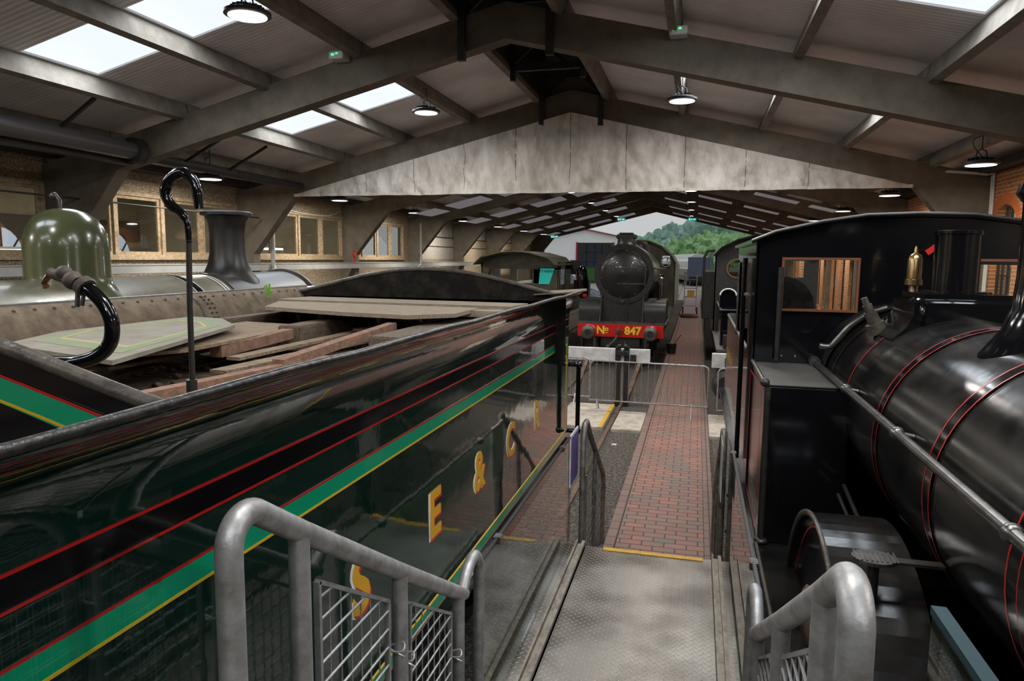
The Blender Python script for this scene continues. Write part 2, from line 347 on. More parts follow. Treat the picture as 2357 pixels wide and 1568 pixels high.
# ceiling sheets with skylight openings
def roofquad(b, x0, x1, y0, y1, dz=0, th=.05):
    z0, z1 = zs(x0) + dz, zs(x1) + dz
    b.prism([(x0, z0), (x1, z1), (x1, z1 + th), (x0, z0 + th)], 1, y0, y1); return b
skyrows = []   # (x0,x1,y0,y1)
for k in range(-2, 8):  # negative rows, out of view, are added for light from behind
    ya, yb = 8.05 + 5.45 * k, 9.36 + 5.45 * k
    if k >= 2: continue
    for (a, c) in ((4.46, 6.10), (2.68, 4.34)):
        skyrows.append((XR - a - 0, XR - c, ya, yb)) if False else None
        skyrows.append((XR - c, XR - a, ya, yb)); skyrows.append((XR + a, XR + c, ya, yb))
skyrows = [(min(a, b_), max(a, b_), c, d) for a, b_, c, d in skyrows]
for side, nm in ((-1, 'left'), (1, 'right')):
    b = MB(); strips = [(.78, 2.68), (2.68, 4.34), (4.34, 4.46), (4.46, 6.10), (6.10, 9.45)]
    for (d0, d1) in strips:
        x0, x1 = sorted((XR + side * d0, XR + side * d1))
        cuts = sorted([(c, d) for (a, b_, c, d) in skyrows if abs(a - x0) < .01 and abs(b_ - x1) < .01])
        y = YB
        for c, d in cuts: roofquad(b, x0, x1, y, c); y = d
        roofquad(b, x0, x1, y, YE)
    st('ceiling', b, roofm, 'ribbed pale grey roof lining on the %s slope' % nm)
glowd = ME('dim_far_roof_glow', (.8, .76, .86), .11)  # self-lit colour for the panels added under the far roof
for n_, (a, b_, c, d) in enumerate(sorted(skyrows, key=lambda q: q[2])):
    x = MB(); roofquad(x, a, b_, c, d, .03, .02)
    s_ = st('skylight', x, skym if c < 20 else glowd, 'translucent roof light panel')
for n_, (a, b_, c, d) in enumerate(skyrows):
    if c > 20: continue
    ld = bpy.data.lights.new('skylight_daylight', 'AREA'); ld.shape = 'RECTANGLE'; ld.size = abs(b_ - a) - .1; ld.size_y = d - c - .1; ld.energy = SKY_W; ld.color = (.86, .93, 1)
    lo = bpy.data.objects.new('skylight_daylight', ld); C.objects.link(lo); xm = (a + b_) / 2; lo.location = (xm, (c + d) / 2, zs(xm) - .02)
    lo.rotation_euler = (0, math.atan(SL) * (1 if xm > XR else -1), 0); lo['kind'] = 'structure'
for i in range(3, 8):  # glowing panels added at rafter underside level to give the far bright patches
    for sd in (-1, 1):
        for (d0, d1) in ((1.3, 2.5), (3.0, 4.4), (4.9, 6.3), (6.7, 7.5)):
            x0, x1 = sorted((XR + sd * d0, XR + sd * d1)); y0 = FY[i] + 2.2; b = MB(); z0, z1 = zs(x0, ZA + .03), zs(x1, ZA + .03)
            b.prism([(x0, z0), (x1, z1), (x1, z1 + .02), (x0, z0 + .02)], 1, y0, y0 + (1.7 if sd < 0 else .9)); st('added_glow_panel', b, glowd, 'dim glowing panel added below the dark far roof')
# ridge ventilator
b = MB()
for s_ in (-1, 1):
    b.box(XR + s_ * .80 - .03, XR + s_ * .80 + .03, YB, YE, ROOF - .35, ROOF + 1.25)
b.prism([(XR - .95, ROOF + 1.22), (XR, ROOF + 1.45), (XR + .95, ROOF + 1.22), (XR + .95, ROOF + 1.3), (XR, ROOF + 1.53), (XR - .95, ROOF + 1.3)], 1, YB, YE)
st('ridge_ventilator', b, ventm, 'dark raised ventilator along the ridge')
b = MB()
for y in (2, 5.36, 8.4, 11.36, 14.4, 17.36, 20.4, 23.36):
    b.bar((XR - .78, y, 6.95), (XR + .78, y, 6.95), .1, .14); b.bar((XR - .78, y, 7.5), (XR + .78, y, 7.5), .07, .07)
    b.bar((XR - .78, y, 7.0), (XR + .78, y, 8.3), .05, .07); b.bar((XR + .78, y, 7.0), (XR - .78, y, 8.3), .05, .07)
    for s_ in (-1, 1): b.box(XR + s_ * .72 - .05, XR + s_ * .72 + .05, y - .05, y + .05, 6.7, 8.5)
for y in range(0, 24):
    b.bar((XR - .78, y, 8.45), (XR + .78, y, 8.45), .05, .06)
st('ridge_bracing', b, darksteel, 'black steel cross bracing inside the ridge ventilator')
b = MB().box(XR - .75, XR + .75, 17.5, 17.54, 6.9, 8.4); st('vent_partition', b, M('vent_board', (.22, .2, .18), .8), 'grey board closing the ridge ventilator above the sheet')
# small light-gap panels in vent
for k in range(7):
    b = MB().box(XR + .785 - 1.545 * (k % 2), XR + .79 - 1.545 * (k % 2), 6 + k * 1.9, 6.5 + k * 1.9, 8.0, 8.25); st('vent_opening', b, skym, 'small bright gap in the ridge ventilator')
# left wall
XL = XR - 9.38
def lbay(y0, y1, panes, peb=None):
    pass
bays = [(FY[i] + .15, FY[i + 1] - .15) for i in range(8)]
b = MB(); b.box(XL - .25, XL, YB, YE, 0, 3.02); st('wall_left', b, pebble, 'pebbledashed lower wall on the left')
b = MB(); b.box(XL - .25, XL, YB, 23.4, 4.50, 4.98); b.box(XL - .25, XL, YB, FY[0], 3.02, 4.5); b.box(XL - .25, XL, 23.4, 29.3, 4.5, 4.98); b.box(XL - .25, XL, 28.7, 29.3, 3.02, 4.5); st('wall_left', b, pebble, 'pebbledashed band above the left windows')
for i, (y0, y1) in enumerate(bays):
    if i >= 4:
        b = MB(); b.box(XL - .2, XL, y0 - .15, y1 + .15, 3.02, 4.1); st('wall_left', b, pebwhite if i == 4 else pebble)
        b = MB(); b.box(XL - .16, XL - .04, y0 - .15, y1 + .15, 4.1, 5.1); st('wall_left', b, corrug)
        for yy in (y0 + 1.9, y0 + 3.8):
            pass
        b = MB(); b.box(XL, XL + .02, y0, y1, 3.62, 3.65); b.box(XL, XL + .04, y0, y1, 4.08, 4.12); st('trim_%d' % (i + 1), b, darksteel)
    else:
        nl = 4; ye = y1 if i < 3 else 28.7; w = thing('window_%d' % (i + 1), 'timber framed window band on the left wall, bay %d' % (i + 1), 'window', (XL, y0, 3.02), kind='structure')
        b = MB(); b.frame(0, XL - .13, XL + .03, y0, ye, 3.02, 4.5, .08)
        for k in range(1, nl):
            yy = y0 + (ye - y0) * k / nl; b.box(XL - .13, XL + .03, yy - .05, yy + .05, 3.1, 4.42)
        for k in range(nl):
            ya = y0 + (ye - y0) * k / nl + .05; yb = y0 + (ye - y0) * (k + 1) / nl - .05
            b.frame(0, XL - .09, XL - .02, ya, yb, 3.1, 4.42, .07)
        b.box(XL - .1, XL + .07, y0, ye, 2.98, 3.04)
        b.build('window_frame', timberframe, w)
        for k in range(nl):
            ya = y0 + (ye - y0) * k / nl + .1; yb = y0 + (ye - y0) * (k + 1) / nl - .1
            MB().box(XL - .06, XL - .055, ya, yb, 3.16, 4.36).build('pane', dirtyglass, w)
# eaves beam
b = MB().box(XL - .2, XL + .35, YB, YE, 4.98, 5.12); st('eaves_beam', b, darksteel, 'dark eaves gutter beam along the left wall')
b = MB().box(XL + .51, XL + .60, -2, 46, 2.68, 2.86, bev=.01); b.box(XL + .505, XL + .61, -2, 46, 2.865, 2.885)
b.build('cable_trunking', trunkm, None, label='long grey cable trunking along the left wall under the windows', cat='trunking')
# cable loop, red valve, downpipes
MB().tube([(XL + .02, 18.6, 4.75), (XL + .05, 19.6, 4.55), (XL + .05, 20.8, 4.47), (XL + .05, 22.2, 4.5), (XL + .02, 23.1, 4.72)], .02, smooth=6).build('hanging_cable', pinkw, None, label='white cable sagging above the left windows by the third column', cat='cable')
t = thing('downpipe', 'grey downpipe with an offset bend beside the second column on the left wall', 'pipe', (XL + .5, 17.8, 2.3))
MB().tube([(XL + .62, 17.95, 4.2), (XL + .62, 17.95, 2.95), (XL + .72, 17.85, 2.72), (XL + .62, 17.6, 2.55), (XL + .55, 17.4, 2.3)], .06, smooth=5).build('pipe', trunkm, t)
t = thing('downpipe', 'thin grey downpipe in front of the fourth column on the left wall', 'pipe', (XL + .5, 29.3, 2.3))
MB().tube([(XL + .62, 29.2, 4.6), (XL + .62, 29.2, 2.95), (XL + .62, 29.0, 2.72), (XL + .6, 28.8, 2.5)], .05, smooth=5).build('pipe', trunkm, t)
t = thing('valve_wheel', 'small red valve at the foot of the third haunch by the windows', 'valve', (-11.9, 23.1, 3.05))
MB().cyl((-11.9, 23.1, 2.9), (-11.9, 23.1, 3.15), .03).build('stem', redp, t); MB().lathe([(.10, -.03), (.13, 0), (.10, .03)], (-11.9, 23.1, 3.2), (1, 0, 0)).build('hand_wheel', redp, t)
# roller duct and bits near eaves bay 0-1
t = thing('roller_housing', 'long dark roller tube under the left eaves before the first frame', 'roller', (-10.0, 8, 4.9))
MB().cyl((-10.05, 4, 5.02), (-10.05, 10.9, 4.98), .16, seg=28).build('tube', M('roller_metal', (.13, .12, .12), .35, .6), t)
MB().cyl((-10.05, 10.9, 4.98), (-10.05, 11.1, 4.98), .24).cyl((-10.05, 11.0, 4.98), (-10.05, 11.2, 4.98), .12).build('end_bracket', darksteel, t)
MB().box(-10.4, -10.2, 4, 11.1, 4.75, 4.9).build('guide_bar', darksteel, t)
for y in (7.5, 9.4): MB().bar((-10.05, y, 5.1), (-9.3, y, 5.55), .05, .05).build('stay', darksteel, t)
t = thing('roller_housing', 'dark roller tube under the left eaves in the second bay', 'roller', (-10.3, 14, 4.9))
MB().cyl((-10.35, 11.6, 4.98), (-10.35, 17.1, 4.95), .10).build('tube', darksteel, t)
for y in (12.6, 14.0): MB().bar((-10.3, y, 5.0), (-9.3, y, 5.5), .05, .05).build('stay', darksteel, t)
MB().tube([(-11.6, 8, 4.18), (-11.6, 17, 4.12)], .018).build('tie_rod', darksteel, None, label='thin black rod running level in front of the left windows', cat='rod')
MB().tube([(-11.2, 8.9, 5.0), (-11.2, 8.9, 4.25)], .012).build('hanging_rod', pinkw, None, label='thin white rod hanging by the left windows', cat='rod')
# right wall: brick with tall arched windows
XW = 5.92
wins = []
b = MB(); y = YB; wc = []
for i in range(8):
    for off in (1.05, 3.0, 4.95): wc.append(FY[i] + off)
b.box(XW, XW + .3, YB, 5.0, 0, 4.95); st('wall_right', b, darkroom, 'unseen right wall behind the viewer, darkened for the reflections'); b = MB(); y = 5.0  # out-of-view stretch made dark to keep lit brick out of the reflections
for c in wc:
    b.box(XW, XW + .3, y, c - .52, 0, 4.95); y = c + .52
    b.box(XW, XW + .3, c - .52, c + .52, 0, .9)
    arc = [(c + .52 * math.cos(t_), 3.90 + .36 * math.sin(t_)) for t_ in [math.pi * k / 12 for k in range(13)]]
    b.prism([(c + .52, 4.95)] + arc + [(c - .52, 4.95)], 0, XW, XW + .3)
b.box(XW, XW + .3, y, YE, 0, 4.95)
st('wall_right', b, wallbrick, 'orange brick wall with tall arched windows on the right')
for i, c in enumerate(wc):
    w = thing('window_%d' % (i + 10), 'tall small-paned arched window in the right brick wall', 'window', (XW, c, .9), kind='structure')
    b = MB(); b.box(XW + .12, XW + .17, c - .52, c + .52, .9, .97)
    for k in range(-1, 2): b.box(XW + .12, XW + .16, c + k * .26 - .013, c + k * .26 + .013, .9, 4.22)
    for k in range(8): b.box(XW + .12, XW + .16, c - .52, c + .52, 1.3 + k * .38, 1.325 + k * .38)
    for s_ in (-1, 1): b.box(XW + .12, XW + .17, c + s_ * .50 - .02, c + s_ * .50 + .02, .9, 4.0)
    b.build('window_frame', blackm, w); MB().box(XW + .14, XW + .143, c - .51, c + .51, .9, 4.3).build('pane', glassm, w)
    b = MB()
    for k in range(27):
        a = math.pi * (k + .5) / 27; cs, sn = math.cos(a), math.sin(a)
        b.bar((XW - .004, c + .53 * cs, 3.90 + .37 * sn), (XW - .004, c + .75 * cs, 3.90 + .59 * sn), .055 , .012, up=(1, 0, 0))
    b.build('arch_ring', M('arch_brick', (.50, .13, .03), .85) if i == 0 else bpy.data.materials['arch_brick'], w)
st('eaves_beam', MB().box(XW - .35, XW + .3, YB, YE, 4.95, 5.1), darksteel, 'dark eaves beam along the right wall')
t = thing('conduit_pair', 'pair of pale vertical conduits with a bend on the right wall by the second column', 'conduit', (5.72, 17.1, 3))
for k in (0, .1): MB().tube([(5.0, 17.0 - k, 5.0), (5.78, 17.0 - k, 4.92), (5.88, 17.0 - k, 4.8), (5.88, 17.0 - k, 2.4)], .022, smooth=4).build('pipe', pinkw, t)
# back wall behind the camera (closes the shed)
b = MB(); b.box(XL - .2, XW + .3, YB - .3, YB, 0, 9)
st('wall_back', b, darkroom, 'closed end wall behind the viewer')
# dust sheet curtain
def cur(u, v):
    x = -12.0 + u * (6.1 + 12.0); x = max(XR - 7.55, min(XR + 7.55, x * 1.0)) if False else XR - 7.5 + u * 15.0
    zt = ZA - SL * abs(x - XR) + .02; zb = 4.70 - .03 * math.sin(u * 40) * 0 - .01 * abs(math.sin(u * 9 * math.pi))
    z = zb + (zt - zb) * v
    seam = (x - XR) / 1.35; f = abs(seam - round(seam)); h = (1 - v)
    w = noise.fractal(Vector((x * 1.1, z * .8, 0)), 1, 2, 4) * .16 + noise.fractal(Vector((x * 3.2 + z * 1.9, z * 1.3, 4)), 1, 2, 4) * .11 * (1 - f)
    w -= .04 * math.exp(-(f * 14) ** 2)
    return Vector((x, 17.12 - w * min(1, (zt - zb) * 2.2) * min(1, (1 - v) * 5), z))
b = MB(); b.grid(cur, 260, 34, thick=.008)
t = thing('dust_sheet', 'large off-white tarpaulin hung under the second concrete frame', 'sheet', (XR, 17.1, 4.7))
b.build('sheet', clothm, t)
b = MB(); b.grid(lambda u, v: Vector((cur(u, 0).x, cur(u, 0).y - .018, 4.69 + v * .07)), 200, 1, thick=.006); b.build('bottom_hem', clothm, t)
for k in range(-5, 6):
    x = XR + k * 1.35; zt = ZA - SL * abs(x - XR)
    if zt - 4.7 < .25: continue
    MB().tube([cur((x - XR + 7.5) / 15, v_ / 10) + Vector((0, -.014, 0)) for v_ in range(11)], .006, seg=6).build('seam', M('seam_dark', (.10, .09, .08), .8) if 'seam_dark' not in bpy.data.materials else bpy.data.materials['seam_dark'], t)
# ---------------------------------------------------------------- lamps
def lampproto(loc, label, group, rod):
    t = thing('high_bay_lamp', label, 'lamp', loc, group)
    x, y, z = loc
    MB().lathe([(.235, 0), (.235, .004), (.0, .005)], (x, y, z - .019)).build('diffuser', lampe, t)
    b = MB(); b.lathe([(.24, -.012), (.285, 0), (.285, .035), (.22, .06), (.12, .075), (.11, .12), (.0, .12)], (x, y, z))
    for k in range(16):
        a = k * math.pi / 8; b.bar((x + .1 * math.cos(a), y + .1 * math.sin(a), z + .10), (x + .2 * math.cos(a), y + .2 * math.sin(a), z + .075), .012, .05)
    b.build('housing', lampb, t)
    b = MB(); b.tube([(x - .09, y, z + .1), (x - .07, y, z + .22), (x, y, z + .26), (x + .07, y, z + .22), (x + .09, y, z + .1)], .012, seg=8); b.cyl((x, y, z + .26), (x, y, z + .26 + rod), .012, seg=8)
    b.build('hanger', lampb, t)
    MB().tube([(x + .02, y, z + .12), (x - .12, y, z + .3), (x - .14, y, z + .42), (x - .03, y, z + .48)], .008, seg=6, smooth=4).build('cable', lampb, t)
    return t
lamp_rows = [(-5.55, 6.08, .22, 'inner left'), (-.40, 6.08, .2, 'inner right'), (-10.80, 4.83, .42, 'outer left'), (4.66, 4.78, .47, 'outer right')]
PROTO = {}
for (x, z, rod, rn) in lamp_rows:
    for k in range(-2, 8):
        y = 8.03 + 6 * k
        if y > 53 : continue
        lb = '%s lamp from the camera in the %s row of round lamps' % (ORD[k], rn)
        if k == 0 and x < -10: continue
        if k == 0 and x > 4: continue
        if k < 0:
            pass  # behind the camera: bare lights added for fill, no lamp built
        elif z not in PROTO: PROTO[z] = lampproto((x, y, z), lb, 'high bay lamps under the roof', rod)
        else: dup(PROTO[z], (x, y, z), 0, lb)
        if k < 4 or (abs(x) > 4.6 and k < 7 and x != -5.55):
            ld = bpy.data.lights.new('lamp_light', 'AREA'); ld.shape = 'DISK'; ld.size = .45; ld.energy = LAMP_W * (1.7 if z < 5 else 1); ld.color = (1, .93, .82) if z < 5 else (1, .96, .9)
            lo = bpy.data.objects.new('lamp_light', ld); C.objects.link(lo); lo.location = (x, y, z - .035); lo['kind'] = 'structure'
# emergency light boxes and exit signs
def exitbox(x, y, z, label):
    t = thing('emergency_light', label, 'emergency light', (x, y, z))
    MB().box(x - .13, x + .13, y - .04, y + .22, z - .06, z + .06, bev=.012).build('body', pinkw, t)
    MB().box(x - .08, x - .03, y - .048, y - .04, z - .01, z + .02).box(x, x + .04, y - .048, y - .04, z + .01, z + .03).build('led', greenled, t)
exitbox(-5.93, 10.99, 6.42, 'small white emergency light with green leds on the purlin left of the ridge')
exitbox(-.40, 10.99, 6.43, 'small white emergency light with green leds on the purlin right of the ridge')
exitbox(-11.3, 10.99, 5.02, 'small white emergency light with a green led beside the first left column')
for (x, z, nm) in ((-5.59, 6.03, 'left of the apex'), (-.5, 6.0, 'right of the apex'), (-10.6, 4.75, 'low by the left corner')):
    t = thing('exit_sign', 'small green exit sign hanging at the far opening, ' + nm, 'exit sign', (x, 53, z), 'exit signs at the far opening')
    MB().box(x - .30, x + .30, 52.97, 53.03, z - .10, z + .10).build('panel', teal, t)
    b = MB(); b.box(x - .22, x - .15, 52.955, 52.97, z - .07, z + .07); b.box(x - .08, x - .04, 52.955, 52.97, z - .07, z + .06); b.box(x + .02, x + .16, 52.955, 52.97, z - .02, z + .02); b.prism([(x + .16, z - .06), (x + .25, z), (x + .16, z + .06)], 1, 52.955, 52.97)
    b.build('pictogram', ME('exit_white', (.8, 1, .95), .9) if 'exit_white' not in bpy.data.materials else bpy.data.materials['exit_white'], t)
    MB().cyl((x - .2, 53, z + .1), (x - .2, 53, z + .9), .01).cyl((x + .2, 53, z + .1), (x + .2, 53, z + .9), .01).build('hanger', lampb, t)
#@@PART2
# ---------------------------------------------------------------- rails and buffer stops
def rail(x, y0, y1, x1=None, z=.0):
    prof = [(-.07, 0), (.07, 0), (.07, .015), (.012, .04), (.012, .09), (.035, .10), (.035, .135), (-.035, .135), (-.035, .10), (-.012, .09), (-.012, .04), (-.07, .015)]
    b = MB(); b.prism([(x + p[0], z - .10 + p[1]) for p in prof], 1, y0, y1)
    return b.build('rail', railm, None, label='worn steel rail', cat='rail', group='steel rails of the shed tracks')
for (x, y0, y1, lb) in ((-1.47, 8, 62, 'near the walkway, ending at the numbered engine'), (-2.905, 8, 62, 'on the far side under the numbered engine'), (-5.28, 2, 62, 'nearer rail of the leftmost track'), (-6.72, 2, 62, 'outer rail of the leftmost track'), (.83, -1, 62, 'left rail under the black tank engine'), (2.27, -1, 62, 'right rail under the black tank engine')):
    o = rail(x, y0, y1); o['label'] = 'long rusty steel rail ' + lb
    if 'group' in o: del o['group']
def slab(x0, x1, y0, y1, label, ys=None):
    t = thing('concrete_slab', label, 'slab', (x0, y0, .0))
    MB().box(x0, x1, y0, y1, -.04, .06, bev=.01).build('slab', slabm, t)
    if ys: MB().box(ys[0], ys[1], y0, y1, .058, .065).build('yellow_strip', yellowp, t)
slab(-2.5, -1.57, 12.5, 14.6, 'pale concrete crossing slab with a yellow edge left of the rail', (-1.64, -1.57))
slab(-1.40, -.87, 12.45, 14.0, 'pale concrete crossing slab between the rail and the brick walkway')
slab(.31, .74, 12.4, 14.2, 'pale concrete crossing slab right of the brick walkway')
MB().box(-1.28, -1.20, 11.55, 11.63, 0, .008).build('litter', whitep, None, label='small scrap of white litter on the dark ballast', cat='litter')
t = thing('buffer_stop', 'white painted buffer stop beam on two black posts in front of the numbered engine', 'buffer stop', (-1.5, 14.9, 0))
MB().box(-2.75, -.88, 14.72, 14.84, .96, 1.23, bev=.008).build('beam', whitep, t)
for x in (-1.54, -1.36): MB().box(x - .055, x + .055, 14.68 if x < -1.4 else 14.7, 14.8, 0, 1.28, bev=.01).build('post', blackm, t)
b = MB().box(-1.58, -1.32, 14.6, 14.7, 1.1, 1.2, bev=.01); b.cyl((-1.45, 14.5, 1.15), (-1.45, 14.7, 1.15), .05); b.box(-1.28, -1.16, 14.62, 14.72, .97, 1.12); b.ball((-1.5, 14.62, 1.30), .045); b.ball((-1.38, 14.62, 1.30), .045)
b.build('coupling_fitting', blackm, t)
MB().bar((-1.1, 16.0, 1.0), (-1.35, 14.9, .1), .08, .08).build('brace', railm, t); MB().bar((-2.3, 16.0, 1.0), (-2.5, 14.9, .1), .08, .08).build('brace', railm, t)
t = thing('buffer_stop', 'white painted buffer stop beam right of the walkway with a black drum beneath', 'buffer stop', (.6, 14, 0))
MB().box(.34, 2.7, 13.95, 14.07, 1.03, 1.31, bev=.008).build('beam', whitep, t)
MB().box(.58, .76, 13.85, 13.95, 1.05, 1.24, bev=.01).build('coupling_fitting', blackm, t)
for x in (.62, 2.3): MB().box(x, x + .11, 14.07, 14.18, 0, 1.28).build('post', blackm, t)
MB().lathe([(.2, 0), (.26, .05), (.28, .25), (.26, .45), (.2, .5)], (.62, 13.62, .72), (0, 1, 0)).build('drum', blackm, t)
# ---------------------------------------------------------------- crowd barriers
def barrier(x0, x1, y, label, rz=0, feet=True):
    t = thing('crowd_barrier', label, 'barrier', ((x0 + x1) / 2, y, 0), 'crowd barriers across the tracks')
    r = .08; b = MB(); b.tube([(x0, y, .26), (x0, y, 1.0), (x0 + .02, y, 1.05), (x0 + .08, y, 1.08), (x1 - .08, y, 1.06), (x1 - .02, y, 1.03), (x1, y, .98), (x1, y, .26)], .017, seg=8); b.tube([(x0, y, .28), (x1, y, .26)], .015, seg=8)
    b.build('frame', galv, t)
    n = int((x1 - x0) / .125)
    for k in range(1, n):
        x = x0 + (x1 - x0) * k / n; MB().cyl((x, y, .28), (x, y, 1.06), .007, seg=6, caps=False).build('bar', galv, t)
    if feet:
        for x in (x0 + .15, x1 - .3):
            b = MB(); b.tube([(x, y - .28, .02), (x, y - .1, .2), (x, y, .3), (x, y + .1, .2), (x, y + .28, .02)], .014, seg=8); b.build('foot', galv, t)
    return t
barrier(-2.0, .29, 13.9, 'galvanised crowd barrier standing across the brick walkway')
barrier(-3.4, -2.07, 14.3, 'galvanised crowd barrier half hidden behind the green tender end')
barrier(.46, 2.6, 13.6, 'galvanised crowd barrier right of the walkway behind the black side tank')
# ---------------------------------------------------------------- landing, stairs and railings
XA, XB = -.93, .28
b = MB(); b.box(-1.02, .36, 2.7, 5.6, .66, .72); st('landing', b, tread, 'worn checker plate landing')
st('stair_support', MB().box(-1.0, .34, 2.8, 5.5, .1, .655), darksteel, 'dark frame under the landing')
b = MB(); b.box(-.66, .13, 5.545, 5.602, .721, .727); b.build('yellow_nosing', yellowp, None, label='yellow painted step edge at the far end of the landing', cat='nosing')
for x, w, lb in ((-.845, 1, 'left'), (.232, -1, 'right')):
    t = thing('steel_kerb', 'raised steel channel kerb along the %s side of the landing' % lb, 'kerb', (x, 4, .72))
    b = MB(); b.box(x - .036, x - .022, 2.7, 5.55, .721, .79); b.box(x + .010, x + .036, 2.7, 5.55, .721, .785); b.box(x - .036, x + .036, 2.7, 5.55, .721, .755)
    b.build('channel', channelm, t)
t = thing('landing_steps', 'short flight of plate steps down from the landing to the bricks', 'steps', (-.3, 6, 0))
for k in range(3): MB().box(-.98, .32, 5.6 + k * .25, 5.87 + k * .25, .50 - k * .18, .54 - k * .18).build('tread', tread, t)
for x in (-1.0, .31): MB().bar((x, 5.55, .6), (x, 6.4, .06), .03, .2).build('stringer', darksteel, t)
st('upper_platform', MB().box(-1.02, .40, -1.9, 1.15, 1.44, 1.5), tread, 'upper viewing platform of checker plate')
t = thing('stair_flight', 'flight of plate steps between the upper platform and the landing', 'steps', (-.3, 2, .7))
for k in range(4): MB().box(-.98, .36, 1.15 + k * .38, 1.55 + k * .38, 1.31 - k * .156, 1.35 - k * .156).build('tread', tread, t)
for x in (-1.0, .37): MB().bar((x, 1.1, 1.36), (x, 2.75, .68), .03, .22).build('stringer', darksteel, t)
def stair_rail(X, side, label):
    t = thing('stair_railing', label, 'railing', (X, 2, .72))
    sg = -1 if side == 'L' else 1
    b = MB(); b.tube([(X, 1.218, 1.45), (X, 1.218, 2.44)] + [(X, 1.283 - .065 * math.cos(a), 2.478 + .065 * math.sin(a)) for a in [R(10) + R(112) * k / 10 for k in range(11)]] + [(X, 1.5, 2.415), (X, 2.08, 2.055), (X, 2.70, 1.68), (X, 2.76, 1.65)], .0295, seg=24)
    b.build('handrail', galv, t)
    MB().tube([(X, 2.74, 1.655), (X, 2.80, 1.72), (X, 2.87, 1.755), (X, 2.93, 1.75), (X, 2.97, 1.70), (X, 2.985, 1.6), (X, 2.985, .72)], .026, seg=16, smooth=3).build('end_loop', galv, t)
    for (y, z0, z1) in ((1.485, 1.2, 2.43), (2.09, .9, 2.06), (2.695, .72, 1.69)):
        MB().cyl((X, y, z0), (X, y, z1), .0265).build('post', galv, t)
    for (ya, yb, za, zb, bot) in ((1.566, 1.990, 2.255, 1.993, 1.35), (2.165, 2.588, 1.90, 1.645, 1.02)):
        b = MB(); XX = X
        f = lambda y: za + (zb - za) * (y - ya) / (yb - ya)
        g = lambda y: f(y) - (za - bot) + .1
        for (p, q) in (((ya, f(ya)), (yb, f(yb))), ((ya, g(ya)), (yb, g(yb))), ((ya, g(ya)), (ya, f(ya))), ((yb, g(yb)), (yb, f(yb)))): b.bar((XX, *p), (XX, *q), .018, .012)
        b.build('infill_frame', galv, t)
        b = MB(); n = 7
        for k in range(1, n): y = ya + (yb - ya) * k / n; b.cyl((XX, y, g(y)), (XX, y, f(y)), .0025, seg=6, caps=False)
        z = g(yb) + .03
        while z < za - .02:
            # horizontal wires clipped by sloped frame
            y0, y1 = ya, yb
            sl = (zb - za) / (yb - ya)
            if z > zb: y1 = ya + (z - za) / sl
            if z < g(ya): y0 = ya + (z - g(ya)) / sl
            if y1 - y0 > .02: b.cyl((XX - .005 * sg, y0, z), (XX - .005 * sg, y1, z), .0042, seg=6, caps=False)
            z += .062
        b.build('wire_mesh', galv, t)
    for (y, z) in ((1.53, 1.93), (2.05, 1.78), (2.13, 1.70), (2.64, 1.42)):
        b = MB(); b.tube([(X - .03, y, z), (X + .03, y - .01, z + .015), (X + .02, y + .02, z + .03), (X - .03, y + .01, z + .01), (X + .034, y, z - .01)], .004, seg=6, smooth=3); b.build('wire_tie', galv, t)
    return t
stair_rail(XA, 'L', 'galvanised tube stair railing with wire mesh panels on the left')
stair_rail(XB, 'R', 'galvanised tube stair railing with wire mesh panels on the right')
def far_rail(X, label):
    t = thing('stair_railing', label, 'railing', (X, 6, 0))
    b = MB(); b.tube([(X, 5.92, .05), (X, 5.92, 1.2), (X, 5.93, 1.55), (X, 6.0, 1.66), (X, 6.1, 1.66), (X, 6.3, 1.5), (X, 7.35, .82), (X, 7.42, .70), (X, 7.42, .0)], .026, seg=14); b.build('handrail', galvd, t)
    MB().cyl((X, 6.7, .0), (X, 6.7, 1.22), .022).build('post', galvd, t); MB().cyl((X + .0, 5.99, .2), (X, 5.99, 1.2), .03).build('post', galvd, t)
    b = MB()
    for k in range(1, 20):
        y = 6.02 + k * .068; zt = 1.62 - (y - 6.02) * .66; b.cyl((X, y, .45 - (y - 6) * .3), (X, y, zt), .0028, seg=5, caps=False)
    for k in range(12):
        z = .3 + k * .1; y1 = min(7.35, 6.02 + (1.6 - z) / .66); b.cyl((X, 6.02, z), (X, y1, z - .0), .0028, seg=5, caps=False)
    b.build('wire_mesh', galvd, t)
far_rail(-.90, 'dark worn stair railing with mesh below the landing, left of the walkway')
far_rail(.27, 'dark worn stair railing with mesh below the landing, right of the walkway')
t = thing('notice_board', 'small purple notice with a white edge fixed to the lower left stair railing', 'sign', (-.95, 5.8, 1.3))
MB().box(-.955, -.945, 5.55, 5.92, 1.22, 1.66).build('backing', whitep, t); MB().box(-.944, -.94, 5.57, 5.90, 1.24, 1.64).build('face', purple, t)
MB().box(.246, .25, 5.6, 5.95, 1.2, 1.66).build('notice_board', whitep, None, label='white edged notice fixed to the lower right stair railing', cat='sign')
